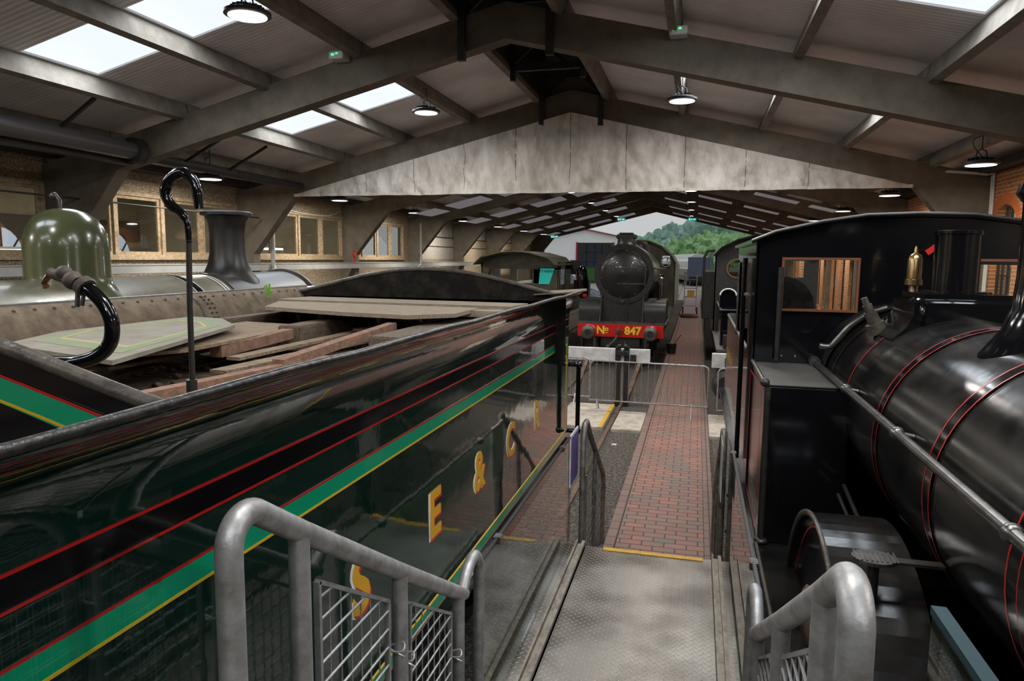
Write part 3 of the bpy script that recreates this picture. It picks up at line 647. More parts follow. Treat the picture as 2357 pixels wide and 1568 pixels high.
# glass balustrades
def glass(X, y0, y1, z0, z1, label, rail_=True):
    t = thing('glass_balustrade', label, 'glass panel', (X, y0, z0))
    MB().box(X - .005, X + .005, y0, y1, z0, z1).build('pane', balglass, t)
    if rail_: MB().box(X - .009, X + .009, y0, y1, z1, z1 + .016, bev=.003).build('top_rail', blackm, t)
    b = MB()
    for y in (y0 + .4, y1 - .4): b.box(X - .02, X + .02, y - .03, y + .03, z1 - .02, z1 + .02, bev=.004)
    b.build('clamp', steelm, t)
glass(-.955, 3.0, 5.62, .76, 1.64, 'clear glass side panel with black top rail along the left of the landing')
glass(.305, 2.9, 5.62, .76, 1.70, 'clear glass side panel with black top rail along the right of the landing')
t = thing('glass_balustrade', 'clear glass panel left of the upper platform in front of the green tender', 'glass panel', (-.955, .1, 1.5)); MB().box(-.96, -.948, -.6, 1.05, 1.5, 2.585).build('pane', balglass, t)
t = thing('glass_balustrade', 'clear glass panel right of the upper platform beside the black boiler', 'glass panel', (.31, .1, 1.5)); MB().box(.275, .287, -.3, .86, 1.5, 2.70).build('pane', balglass, t)
MB().box(.273, .289, -.3, .86, 2.70, 2.71).build('glass_edge', M('glass_edge', (.008, .03, .037), .5, spec=.2), t)
# ---------------------------------------------------------------- tender
TX = -2.58
t = tender = thing('tender', 'dark green locomotive tender with green and yellow lining and large gold letters', 'tender', (TX, 3.6, 0))
def sprof(sg, d=0):
    P = [(1.30 - d, 1.18), (1.30 - d, 2.5)]
    for k in range(1, 9): a = k / 8 * R(66); P.append((1.30 - d + .305 * (1 - math.cos(a)), 2.5 + .305 * math.sin(a)))
    return [(TX + sg * x, z) for x, z in P]
def side(sg, y0, y1):
    A = sprof(sg); B_ = sprof(sg, .014)
    b = MB(); N = 160
    def fn(u, v):
        y = y0 + (y1 - y0) * u; i = v * (len(A) - 1); k = min(int(i), len(A) - 2); f = i - k
        x = A[k][0] + (A[k + 1][0] - A[k][0]) * f; z = A[k][1] + (A[k + 1][1] - A[k][1]) * f
        return Vector((x, y, z))
    b.grid(fn, 40, len(A) - 1)
    return b
o = side(1, -1.2, 7.25); o.build('side_sheet', tgreen, t)
# inner lining of the near side
b = MB(); A = sprof(1, .016); b.grid(lambda u, v: Vector((A[min(int(v * 9 + .5), 9)][0], -1.2 + 8.4 * u, A[min(int(v * 9 + .5), 9)][1])), 20, 9); b.build('inner_sheet', dustm, t)
A2 = sprof(-1, .016); b = MB(); b.grid(lambda u, v: Vector((A2[min(int(v * 9 + .5), 9)][0], -1.2 + 7.95 * u, A2[min(int(v * 9 + .5), 9)][1])), 20, 9); b.build('far_inner_sheet', dustm, t)
A3 = sprof(-1); b = MB(); b.grid(lambda u, v: Vector((A3[min(int(v * 9 + .5), 9)][0], -1.2 + 8.45 * u, A3[min(int(v * 9 + .5), 9)][1])), 20, 9); b.build('far_side_sheet', tgreen, t)
e = sprof(1)[-1]; e2 = sprof(-1)[-1]
MB().tube([(e[0] + .0, -1.2 + k * .42 + .0, e[1] + .004 * math.sin(k * 2.1)) for k in range(21)], .013, seg=12).build('coping_bead', M('black_coping_edge', (.008, .008, .009), .35, col2=(.05, .042, .035), ns=10, bump=.6, bs=25, thr=(.45, .75)), t)
MB().tube([(e2[0], -1.2, e2[1]), (e2[0], 6.75, e2[1])], .015, seg=8).build('coping_bead', dustb, t)
# rivets and strap on far coping
b = MB()
for k in range(26):
    y = 3.2 + k * .14; i = A2[-2]; b.ball((i[0] + .012, y, i[1] - .006), .012, sub=1)
for k in range(12):
    q = A2[3 + k // 2] if 3 + k // 2 < 10 else A2[9]; b.ball((q[0] + .012, 5.0 + (k % 2) * .06, q[1]), .011, sub=1)
b.build('rivets', grimy, t)
b = MB(); b.grid(lambda u, v: Vector((A2[min(int(v * 9 + .5), 9)][0] + .006, 4.90 + .03 * u, A2[min(int(v * 9 + .5), 9)][1] + .004)), 1, 9, thick=.006); b.build('joint_strap', dustb, t)
# arched end plates
def arch(y, th, mt, nm, zb, w, parent, zpk=2.985, zed=2.74):
    n = 28; top = []
    for k in range(n + 1):
        s_ = -1 + 2 * k / n; top.append((TX + s_ * w, zed + (zpk - zed) * math.cos(s_ * math.pi / 2) ** 1.15))
    b = MB(); b.prism([(TX - w, zb)] + top + [(TX + w, zb)], 1, y, y + th); o = b.build(nm, mt, parent)
    MB().tube([(p[0], y + th / 2, p[1]) for p in top], .022, seg=10).build('arch_bead', dustb, o)
    return o
sooty = M('sooty_black_plate', (.007, .006, .005), .75, col2=(.035, .028, .021), ns=7, thr=(.45, .8), spec=.15, bump=.4, bs=20)
arch(6.5, .012, sooty, 'rear_arch_plate', 2.1, 1.40, t)
fr = arch(1.5, .012, black, 'front_arch_plate', 1.3, 1.28, t, zpk=2.95, zed=2.70)
# lining on front plate (follows the arch)
def fz(s_): return 2.70 + .25 * math.cos(s_ * math.pi / 2) ** 1.15
def band(d0, d1, mt, nm, y, xr=1.21):
    b = MB(); n = 24; P = []; Q = []
    for k in range(n + 1):
        s_ = -xr / 1.28 + 2 * xr / 1.28 * k / n; P.append((TX + s_ * 1.28, fz(s_) - d0)); Q.append((TX + s_ * 1.28 * (xr - (d1 - d0)) / xr, fz(s_) - d1))
    for k in range(n): b.prism([P[k], P[k + 1], Q[k + 1], Q[k]], 1, y - .004, y)
    for sg in (-1, 1):
        x0 = TX + sg * xr; x1 = TX + sg * (xr - (d1 - d0)); zt = fz(xr / 1.28) - d0; zt1 = fz(xr / 1.28) - d1
        b.prism([(x0, zt), (x1, zt1), (x1, 1.6), (x0, 1.6)], 1, y - .004, y)
    b.build(nm, mt, fr)
band(.085, .15, bandg, 'green_band', 1.498); band(.079, .085, linered, 'red_line', 1.497, 1.216); band(.150, .157, liney, 'yellow_line', 1.497, 1.145)
# lining on the side
ex = TX + 1.30
def stripe(y0, y1, z0, z1, mt, nm, d=.004):
    MB().box(ex - .002, ex + d, y0, y1, z0, z1).build(nm, mt, t)
stripe(-1.2, 7.21, 2.408, 2.475, black, 'black_band', .0025)
stripe(-1.2, 7.22, 2.475, 2.482, linered, 'red_line'); stripe(-1.2, 7.22, 2.400, 2.408, linered, 'red_line')
b = MB(); b.frame(0, ex - .002, ex + .003, -1.0, 7.20, 1.235, 2.285, .062); b.build('green_band', bandg, t)
b = MB(); b.frame(0, ex - .002, ex + .004, -1.006, 7.206, 1.229, 2.291, .006); b.build('red_line', linered, t)
b = MB(); b.frame(0, ex - .002, ex + .004, -.938, 7.138, 1.297, 2.223, .009); b.build('yellow_line', liney, t)
def letter(s, y, z=1.76, size=.34):
    for (off, dx, dy, dz, mt, nm) in ((.012, .001, -.016, -.004, whitep, 'white_shade'), (.012, .0015, .012, -.014, redp, 'red_shade'), (.010, .003, 0, 0, gold, 'letter')):
        textmesh(s, size, .0012, (0, 1, 0), (0, 0, 1), (ex + dx, y + dy, z + dz), off).build(nm, mt, t)
for s, y in (('S', 2.49), ('E', 3.33), ('&', 4.11), ('C', 4.88), ('R', 5.75)): letter(s, y)
# tender underframe and ends
MB().box(TX - 1.36, TX + 1.34, -1.2, 7.35, 1.10, 1.18, bev=.01).build('footplate', black, t)
MB().box(TX - 1.2, TX + 1.12, -1.1, 7.2, .75, 1.1).build('frame', blackm, t)
MB().box(TX - 1.29, TX + 1.29, 7.235, 7.25, 1.18, 2.72).build('end_sheet', tgreen, t)
MB().box(TX - 1.28, TX + 1.28, 6.5, 7.24, 2.64, 2.70).build('tank_top', dustm, t)
MB().prism([(e[0] - .0, 2.785), (e[0], 2.795), (TX + 1.1, 2.765), (TX + 1.1, 2.755)], 1, 6.45, 7.25).build('corner_plate', dustm, t)
MB().box(TX - 1.27, TX + 1.27, 1.51, 6.5, 2.30, 2.36).build('coal_floor', ashm, t)
MB().box(TX - 1.27, TX + 1.27, -1.2, 1.5, 2.1, 2.15).build('front_deck', blackm, t)
for y in (1.3, 3.4, 5.6):
    for sg in (-1, 1):
        b = MB(); b.lathe([(.05, -.09), (.14, -.08), (.14, -.05), (.05, -.04)], (TX + sg * .73, y, .55), (1, 0, 0)); b.lathe([(.46, -.06), (.55, -.06), (.57, .06), (.5, .07), (.46, .06)], (TX + sg * .73, y, .55), (1, 0, 0), caps=False)
        for k in range(10): a = k * math.pi / 5; b.bar((TX + sg * .73, y, .55), (TX + sg * .73, y + .48 * math.cos(a), .55 + .48 * math.sin(a)), .04, .05, up=(1, 0, 0))
        b.build('wheel', blackm, t)
        MB().box(TX + sg * .95 - .06, TX + sg * .95 + .06, y - .18, y + .18, .4, .85, bev=.02).build('axlebox', grimy, t)
        b = MB()
        for k in range(6): b.box(TX + sg * .97 - .05, TX + sg * .97 + .05, y - .45 + k * .05, y + .45 - k * .05, .90 + k * .018, .916 + k * .018)
        b.build('leaf_spring', grimy, t)
for x0, x1 in ((ex + .10, ex - .07),):
    b = MB(); b.tube([(x1, 7.32, 1.24), (x1, 7.32, 2.0)], .024); b.tube([(x0, 7.32, 1.24), (x0, 7.32, 2.0)], .024)
    b.cyl((x1 - .04, 7.32, 1.98), (x0 + .02, 7.32, 1.98), .022).cyl((x1 - .04, 7.32, 1.26), (x0 + .02, 7.32, 1.26), .022)
    for z in (1.26, 1.98): b.ball((x0, 7.32, z), .038, sub=2).ball((x1, 7.32, z), .038, sub=2)
    b.build('end_handrail', black, t)
b = MB(); b.box(TX - 1.2, TX + 1.2, 7.28, 7.4, .85, 1.15, bev=.01); b.build('buffer_beam', redp, t)
b = MB()
for sg in (-.87, .87): b.lathe([(.10, 0), (.07, .1), (.06, .38), (.2, .40), (.2, .43), (.0, .44)], (TX + sg, 7.4, 1.03), (0, 1, 0))
b.build('buffer', blackm, t)
# load in the tender
def plank(pts, z, th, mt, label, name='plank', grp=None, tilt=0):
    b = MB(); b.prism([(p[0], p[1]) for p in pts], 2, z - th, z)
    for v in b.bm.verts: v.co.z += .006 * noise.noise(v.co * 3) + tilt * (v.co.y - pts[0][1])
    bmesh.ops.subdivide_edges(b.bm, edges=b.bm.edges, cuts=1)
    return b.build(name, mt, None, label=label, cat='plank' if name == 'plank' else name.replace('_', ' '), group=grp)
plank([(-3.82, 6.42), (-1.47, 6.19), (-1.50, 5.70), (-3.84, 5.86)], 2.695, .03, woodg, 'grey dusty plank lying across the tender against the arched plate')
plank([(-3.8, 5.84), (-1.78, 5.68), (-1.76, 5.02), (-2.02, 4.72), (-2.6, 4.85), (-3.48, 5.14)], 2.68, .03, woodg, 'wide grey dusty plank across the tender, nearer the camera')
plank([(-1.95, 5.66), (-1.46, 5.66), (-1.46, 5.45), (-1.9, 5.45)], 2.67, .05, woodg, 'short plank offcut at the near side of the tender')
tm = thing('timber_beam', 'dark squared timber along the near side of the tender', 'timber', (-1.9, 5, 2.4)); MB().box(-2.0, -1.78, 4.04, 6.0, 2.42, 2.6, bev=.01).build('beam', woodd, tm)
for (x0, x1, y0, y1, lb) in ((-2.98, -2.8, 4.55, 6.1, 'dark squared timber in the middle of the tender load'), (-3.8, -3.66, 4.9, 6.3, 'dark squared timber against the far side of the tender'), (-1.62, -1.40, 5.2, 6.2, 'short dark timber block at the near rear corner of the tender')):
    MB().box(x0, x1, y0, y1, 2.40, 2.59, bev=.01).build('timber_beam', woodd, None, label=lb, cat='timber')
def barr(p, q, w, h, mt, label, name='steel_bar'): MB().bar(p, q, w, h).build(name, mt, None, label=label, cat=name.replace('_', ' '))
barr((-2.28, 2.3, 2.49), (-2.1, 3.34, 2.50), .07, .06, rust, 'rusty steel angle lying at the near end of the tender')
barr((-2.13, 3.25, 2.53), (-2.14, 4.72, 2.60), .07, .05, rust, 'long rusty steel angle along the near side of the tender')
barr((-2.90, 3.75, 2.50), (-2.86, 4.5, 2.54), .09, .07, rust, 'short rusty steel angle beside the middle timber')
barr((-2.74, 3.7, 2.47), (-2.62, 5.35, 2.50), .10, .02, woodp, 'narrow brown board along the tender load', 'board')
barr((-2.62, 3.4, 2.44), (-2.45, 4.9, 2.46), .12, .02, woodp, 'second narrow brown board between the rusty angles', 'board')
barr((-2.45, 2.5, 2.42), (-2.36, 4.2, 2.43), .14, .02, rust, 'rusty flat bar low in the tender', 'flat_bar')
barr((-3.3, 3.2, 2.46), (-3.2, 5.0, 2.48), .25, .02, woodp, 'wide brown board under the lined panel', 'board')
plank([(-3.10, 2.9), (-2.83, 3.4), (-2.88, 4.2), (-3.08, 4.95), (-3.6, 5.05), (-3.6, 3.4)], 2.56, .02, woodp, 'ragged brown board poking out from under the lined panel')
plank([(-2.2, 2.1), (-1.45, 1.9), (-1.45, 3.9), (-1.8, 4.0)], 2.44, .02, dustm, 'dusty brown plate along the near side of the tender')
rdm = random.Random(11)
for k, (x, y, a, L, w, z, mt, lb) in enumerate(((-1.75, 3.0, 84, .9, .10, 2.45, woodp, 'small brown board nearest the breather pipe in the tender'), (-1.62, 4.6, 92, 1.3, .08, 2.46, dustm, 'long dusty strip beside the near tender side'), (-2.5, 5.45, 80, .8, .14, 2.53, woodp, 'short brown board between the two dark timbers'), (-3.35, 5.5, 86, .9, .2, 2.50, woodd, 'dark board near the far side of the tender'), (-1.9, 3.7, 100, .7, .07, 2.49, rust, 'short rusty strip beside the near timber'))):
    ca, sa = math.cos(R(a)), math.sin(R(a)); barr((x - ca * L / 2, y - sa * L / 2, z - .01), (x + ca * L / 2, y + sa * L / 2, z + .01), w, .018, mt, lb, 'board')
b = MB()
for k in range(420):
    x = TX + rdm.uniform(-1.2, 1.2); y = rdm.uniform(1.7, 6.3); r_ = rdm.uniform(.006, .03); b.ball((x, y, 2.362 + r_ * .5), r_, sub=1, disp=.5, sc=(1.4, 1, .6))
b.sm = False; b.build('rubble', ashm, None, label='brown grit and small rubble strewn over the tender floor', cat='rubble', kind='stuff')
lid = [(-3.56, 2.9), (-2.56, 2.6), (-3.1, 4.22), (-3.5, 4.62), (-3.84, 4.7), (-3.84, 3.5)]
t2 = thing('lined_panel', 'dusty old cab panel with faded green and yellow lining lying on the tender load', 'panel', (-3.2, 3.5, 2.62))
MB().prism(lid, 2, 2.598, 2.62).build('panel', M('dusty_grey_panel', (.26, .24, .19), .8, col2=(.18, .16, .12), ns=4), t2)
cx = sum(p[0] for p in lid) / 6; cy = sum(p[1] for p in lid) / 6
def inset(k): return [(cx + (p[0] - cx) * k, cy + (p[1] - cy) * k) for p in lid]
def ring(k0, k1, mt, nm, z):
    b = MB(); P, Q = inset(k0), inset(k1)
    for i in range(6): j = (i + 1) % 6; b.prism([P[i], P[j], Q[j], Q[i]], 2, 2.62, z)
    b.build(nm, mt, t2)
ring(.82, .66, M('faded_green', (.15, .24, .12), .8, col2=(.24, .23, .15), ns=8), 'green_band', 2.622); ring(.66, .62, M('faded_yellow', (.38, .33, .12), .8), 'yellow_line', 2.6225)
b = MB()
for (x, y, z) in ((-3.85, 5.75, 2.76),):
    for k in range(9): a = k * .7; b.bar((x, y, z - .05), (x + .04 * math.cos(a), y + .04 * math.sin(a), z + .02 + .008 * k), .016, .002)
b.build('weed', M('fresh_leaf', (.20, .42, .05), .6), None, label='small green weed growing on the dusty far side of the tender', cat='weed')
t = thing('vent_pipe', 'black shepherd crook breather pipe rising from the near corner of the tender', 'pipe', (-1.64, 2.0, 2.45))
b = MB(); b.tube([(-1.646, 2, 2.44), (-1.643, 2, 2.62), (-1.64, 2, 2.94), (-1.633, 2, 3.15)], .0095, seg=12); b.build('stem', blackm, t)
MB().tube([(-1.633, 2, 3.14), (-1.636, 2, 3.20), (-1.655, 2, 3.235), (-1.699, 2, 3.267), (-1.716, 2, 3.31), (-1.692, 2, 3.35), (-1.64, 2, 3.368), (-1.598, 2, 3.325), (-1.588, 2, 3.25)], [.0095, .011, .014, .017, .018, .018, .018, .017, .015], seg=12, smooth=5).build('crook', black, t)
MB().cyl((-1.646, 2, 2.60), (-1.646, 2, 2.68), .018).cyl((-1.645, 2, 2.44), (-1.645, 2, 2.47), .035).build('collar', blackm, t)
t = thing('water_hose_pipe', 'thick curved black pipe with a cock, arching over the front plate of the tender', 'pipe', (-2.0, 1.95, 2.7))
MB().tube([(-2.05, 1.95, 3.002), (-1.99, 1.95, 2.975), (-1.94, 1.95, 2.93), (-1.913, 1.95, 2.87), (-1.925, 1.95, 2.80), (-1.97, 1.94, 2.755), (-2.05, 1.93, 2.73), (-2.2, 1.9, 2.70), (-2.3, 1.9, 2.5)], .024, seg=16, smooth=6).build('pipe', black, t)
b = MB(); b.ball((-2.065, 1.95, 3.01), .032); b.cyl((-2.07, 1.95, 3.01), (-2.16, 1.95, 3.035), .018); b.ball((-2.10, 1.95, 3.035), .026); b.cyl((-2.03, 1.95, 3.0), (-2.01, 1.95, 2.985), .034); b.build('cock', grimy, t)
MB().bar((-2.045, 1.95, 2.99), (-2.043, 1.94, 2.92), .010, .012).bar((-2.01, 1.95, 3.02), (-2.022, 1.94, 2.925), .010, .008).build('handle', blackm, t)
MB().tube([(-2.16, 1.95, 3.03), (-2.19, 1.95, 3.0), (-2.18, 1.95, 2.985)], .012, seg=8).build('outlet', brass, t)
# ---------------------------------------------------------------- olive engine on the leftmost track
LX = -6.0
t = thing('steam_locomotive', 'olive green locomotive with a big dome and black flared chimney behind the tender', 'locomotive', (LX, 6, 0))
LB = 2.2; LR = .66
def boiler(b, x, z, r, y0, y1, seg=56): return b.cyl((x, y0, z), (x, y1, z), r, seg=seg)
boiler(MB(), LX, LB, LR, 1.5, 7.55).build('boiler', olived, t)
boiler(MB(), LX, LB, LR + .015, 7.55, 9.3).build('smokebox', sootm, t)
MB().lathe([(LR + .02, 0), (LR + .05, .01), (LR + .05, .05), (LR, .06), (.4, .12), (0, .17)], (LX, 9.28, LB), (0, 1, 0), seg=48).build('smokebox_door', sootm, t)
def hoop(b, x, z, r, y0, y1): return b.lathe([(r, y0), (r, y1)], (x, 0, z), (0, 1, 0), seg=64, caps=False)
for y in (4.35, 6.9):
    hoop(MB(), LX, LB, LR + .006, y, y + .1).build('black_band', black, t)
    b = MB(); hoop(b, LX, LB, LR + .007, y - .015, y - .006); hoop(b, LX, LB, LR + .007, y + .106, y + .115); b.build('white_line', whitep, t)
b = MB(); hoop(b, LX, LB, LR + .007, 7.4, 7.42); hoop(b, LX, LB, LR + .007, 7.46, 7.475); b.build('white_line', whitep, t)
MB().lathe([(.52, -.16), (.45, -.08), (.385, 0), (.372, .08), (.37, .34), (.362, .44), (.33, .54), (.28, .63), (.2, .69), (.1, .725), (.0, .735)], (LX, 5.62, LB + LR - .05), seg=48).build('dome', olive, t)
MB().lathe([(.46, -.16), (.38, -.04), (.30, .05), (.255, .15), (.225, .30), (.22, .55), (.235, .70), (.275, .775), (.325, .79), (.325, .825), (.28, .845), (.23, .85), (.21, .80)], (LX, 8.08, LB + LR - .03), seg=48).build('chimney', sootm, t)
MB().tube([(LX + .56, 1.6, 2.58), (LX + .56, 5.3, 2.58)], .025).build('handrail', black, t)
MB().box(LX + .50, LX + .62, 6.05, 6.9, 2.60, 2.63).build('step_plate', grimy, t)
b = MB(); b.tube([(LX - .05, 5.62, LB + LR + .65), (LX - .05, 5.62, LB + LR + .76), (LX - .1, 5.62, LB + LR + .82)], .018); b.ball((LX - .12, 5.62, LB + LR + .80), .04); b.build('lifting_eye', blackm, t)
MB().box(LX - 1.15, LX + 1.15, -1, 10.2, 1.15, 1.2).build('footplate', blackm, t); MB().box(LX - .6, LX + .6, -1, 10, .7, 1.15).build('frame', blackm, t)
for y in (2.5, 4.9, 7.3):
    for sg in (-.73, .73):
        b = MB(); b.lathe([(.75, -.06), (.85, -.06), (.87, .06), (.75, .06)], (LX + sg, y, .86), (1, 0, 0), caps=False)
        for k in range(12): a = k * math.pi / 6; b.bar((LX + sg, y, .86), (LX + sg, y + .78 * math.cos(a), .86 + .78 * math.sin(a)), .04, .05, up=(1, 0, 0))
        b.build('wheel', blackm, t)
MB().box(LX - 1.2, LX + 1.2, 10.1, 10.25, .85, 1.15).build('buffer_beam', redp, t)
# far olive cab
t = thing('locomotive_cab', 'olive locomotive cab with a small teal name board in its side window, far left', 'locomotive', (-5.7, 24, 0))
cx0, cx1 = -6.85, -4.30
roofp = [(cx0 - .05, 2.92), (cx0 + .2, 3.15), (cx0 + .8, 3.3), (-5.58, 3.34), (cx1 - .8, 3.3), (cx1 - .2, 3.15), (cx1 + .05, 2.92)]
def cabroof(b, pts, y0, y1, th=.04):
    b.prism(pts + [(p[0], p[1] - th) for p in pts[::-1]], 1, y0, y1); return b
b = MB(); cabroof(b, roofp, 21.4, 24.6); b.build('cab_roof', olived, t)
b = MB()
for x in (cx0, cx1):
    b.box(x - .02, x + .02, 22.2, 24.4, 1.2, 2.25); b.box(x - .02, x + .02, 22.2, 22.5, 2.25, 2.98); b.box(x - .02, x + .02, 23.4, 24.4, 2.25, 2.98); b.box(x - .02, x + .02, 22.2, 24.4, 2.75, 2.98)
b.prism([(cx0, 1.2), (cx0, 2.3), (cx1, 2.3), (cx1, 1.2)], 1, 22.2, 22.24); b.prism([(cx0, 2.75)] + [(p[0], p[1] - .05) for p in roofp] + [(cx1, 2.75)], 1, 22.2, 22.24)
for x in (cx0, -5.9, -5.1, cx1 - .85): b.box(x, x + .22, 22.2, 22.24, 2.3, 2.75)
b.box(cx1 - .65, cx1, 22.2, 22.24, 2.3, 2.8)
b.build('cab_body', olived, t)
b = MB(); b.prism([(cx1 - .62, 2.28), (cx1 - .28, 2.28), (cx1 - .12, 2.78), (cx1 - .58, 2.78)], 1, 22.14, 22.18); b.build('name_board', teal, t)
textmesh('STHERN', .13, .002, (1, 0, 0), (0, 0, 1), (cx1 - .36, 22.13, 2.69), .002).build('lettering', M('dark_letter', (.01, .06, .06), .5), t)
MB().box(cx0 + .1, cx1 - .1, 24.4, 30, 1.2, 2.2).build('body', olived, t); MB().box(cx1 + .1, cx1 + .5, 24.6, 25.6, 1.9, 2.35).build('bunker', blackm, t)
MB().box(cx1 - .02, cx1 + .35, 24.5, 24.6, 2.55, 3.05).build('rear_plate', blackm, t)
# ---------------------------------------------------------------- black tank engine on the right
t = tank = thing('tank_locomotive', 'glossy black tank engine with red lined boiler bands on the right', 'locomotive', (1.55, 4, 0))
BX = 1.55; BZ = 2.165; BR = .605
boiler(MB(), BX, BZ, BR, .9, 5.85, 72).build('boiler', blackd, t)
boiler(MB(), BX, BZ, BR + .012, -1.2, 2.25, 72).build('smokebox', blackd, t)
for y in (4.0, 3.12, 2.30):
    b = MB(); hoop(b, BX, BZ, BR + .0075, y - .035, y + .035); b.build('boiler_band', black, t)
    b = MB(); hoop(b, BX, BZ, BR + .009, y - .046, y - .036); hoop(b, BX, BZ, BR + .009, y + .036, y + .046); b.build('red_line', linered, t)
b = MB(); hoop(b, BX, BZ, BR + .006, 4.83, 4.845); b.build('red_line', linered, t)
b = MB(); hoop(b, BX, BZ, BR + .02, 5.6, 5.8); hoop(b, BX, BZ, BR + .012, 5.35, 5.38); b.build('firebox_ring', blackm, t)
# chimney
MB().lathe([(.40, -.20), (.35, -.10), (.29, -.02), (.235, .06), (.205, .16), (.195, .3), (.195, .62), (.21, .64), (.225, .66), (.215, .70), (.19, .71)], (BX, 3.52, BZ + BR - .03), seg=48).build('chimney', black, t)
# safety casing with column
b = MB(); b.box(BX - .285, BX + .285, 4.62, 5.2, BZ + BR - .12, BZ + BR + .14, bev=.05)
b.prism([(BX - .40, BZ + BR - .14), (BX - .32, BZ + BR - .06), (BX - .285, BZ + BR + .02), (BX + .285, BZ + BR + .02), (BX + .32, BZ + BR - .06), (BX + .40, BZ + BR - .14)], 1, 4.66, 5.16); b.sm = True
b.build('safety_casing', black, t)
MB().lathe([(.20, 0), (.20, .012), (.128, .015), (.128, .365), (.137, .37), (.137, .39), (.12, .392)], (BX + .03, 5.02, BZ + BR + .135), seg=40).build('valve_cover', black, t)
b = MB(); b.lathe([(.02, -.1), (.025, 0), (.04, .02), (.03, .05), (.028, .1), (.055, .105), (.055, .14), (.045, .145)], (1.42, 5.3, 2.84)); b.build('whistle_base', brass, t)
MB().lathe([(.046, 0), (.046, .13), (.035, .16), (.014, .175), (.012, .2), (.006, .22)], (1.42, 5.3, 2.985), seg=20).build('whistle', brass, t)
t3 = thing('red_flag_board', 'small red tab beside the valve column on the black cab front', 'tab', (1.60, 5.72, 3.15)); MB().box(1.60, 1.68, 5.74, 5.76, 3.17, 3.21, rot=Matrix.Rotation(R(-38), 3, 'Y')).build('tab', redp, t3)
# steam pipe and valve on the firebox top
MB().tube([(.86, 5.35, 2.50), (.93, 5.35, 2.50), (.98, 5.33, 2.56), (1.05, 5.3, 2.66), (1.15, 5.28, 2.74), (1.26, 5.25, 2.79)], .022, smooth=4).build('steam_pipe', steelm, t)
b = MB(); d = Vector((-.42, 0, .9)).normalized(); p = Vector((1.17, 5.05, BZ + .47)); b.cyl(p, p + d * .07, .06); b.cyl(p + d * .07, p + d * .15, .042, seg=6); b.cyl(p + d * .15, p + d * .2, .03); b.cyl(p + d * .2, p + d * .25, .022, seg=6); b.build('clack_valve', grimy, t)
# handrail
b = MB(); hx, hz = BX - .655, 2.335; b.tube([(hx, -1, hz), (hx, 5.75, hz)], .021, seg=16); b.build('boiler_handrail', steelm, t)
for y in (4.55, 3.42, 2.22, 1.1):
    b = MB(); b.ball((hx, y, hz), .032, sub=2); b.cyl((hx, y, hz), (hx + .07, y, hz - .012), .012); b.build('handrail_knob', steelm, t)
MB().cyl((hx, 5.7, hz), (hx, 5.79, hz), .04).build('handrail_socket', steelm, t)
MB().tube([(.93, 4.6, 1.72), (.93, 2.6, 1.45), (.95, 2.5, 1.40)], .013).build('oil_pipe', blackm, t)
MB().tube([(.90, 4.6, 1.66), (.90, 4.1, 1.60), (.88, 3.9, 1.58), (.90, 3.6, 1.50)], .011, smooth=4).build('oil_pipe', steelm, t)
# cab
c0, c1 = .45, 2.65
cr = [(c0 - .05, 3.26), (c0 + .12, 3.33), (c0 + .45, 3.405), (1.2, 3.45), (1.55, 3.46), (1.9, 3.45), (c1 - .45, 3.405), (c1 - .12, 3.33), (c1 + .05, 3.26)]
b = MB(); cabroof(b, cr, 5.74, 8.3, .03); b.sm = False; o = b.build('cab_roof', black, t)
MB().tube([(p[0], 5.735, p[1] - .01) for p in cr], .013, seg=8).build('roof_bead', blackm, o)
def platehole(b, x0, x1, z0, top, holes, y0, y1):
    xs = sorted({x0, x1, *[h[0] for h in holes], *[h[1] for h in holes]})
    def zt(x):
        for (a, c) in zip(top, top[1:]):
            if a[0] <= x <= c[0] + 1e-6: return a[1] + (c[1] - a[1]) * (x - a[0]) / (c[0] - a[0])
        return top[-1][1]
    xs2 = sorted(set(xs) | {p[0] for p in top if x0 < p[0] < x1})
    for a, c in zip(xs2, xs2[1:]):
        mid = (a + c) / 2; hs = [h for h in holes if h[0] <= mid <= h[1]]
        if hs:
            h = hs[0]; b.prism([(a, z0), (c, z0), (c, h[2]), (a, h[2])], 1, y0, y1); b.prism([(a, h[3]), (c, h[3]), (c, zt(c)), (a, zt(a))], 1, y0, y1)
        else: b.prism([(a, z0), (c, z0), (c, zt(c)), (a, zt(a))], 1, y0, y1)
H = [(.635, 1.175, 2.72, 3.12), (1.94, 2.47, 2.72, 3.12)]
b = MB(); platehole(b, c0, c1, 1.25, [(p[0], p[1] - .028) for p in cr], H, 5.80, 5.83); b.build('cab_front', black, t)
for h in H:
    b = MB(); b.frame(1, 5.775, 5.80, h[0] - .006, h[1] + .006, h[2] - .006, h[3] + .006, .018); o = b.build('window_surround', orangef, t); MB().box(h[0], h[1], 5.805, 5.81, h[2], h[3]).build('pane', glassm, o)
for x, sg in ((c0, -1), (c1, 1)):
    b = MB(); b.box(x - .012, x + .012, 5.8, 6.35, 1.25, 3.27); b.box(x - .012, x + .012, 6.35, 8.2, 1.25, 2.32); b.box(x - .012, x + .012, 6.35, 8.2, 3.08, 3.27); b.box(x - .012, x + .012, 7.9, 8.2, 2.3, 3.1)
    b.build('cab_side', black, t)
    b = MB(); b.tube([(x + sg * .05, 6.42, 1.35), (x + sg * .05, 6.42, 3.12)], .021); b.build('entry_handrail', black, t)
    b = MB(); b.box(x - .03 + sg * .03, x + .03 + sg * .03, 6.0, 6.4, 3.14, 3.16); b.box(x - .02 + sg * .04, x + .02 + sg * .04, 6.0, 6.3, 2.80, 2.83, bev=.01); b.build('window_rail', dustb, t)
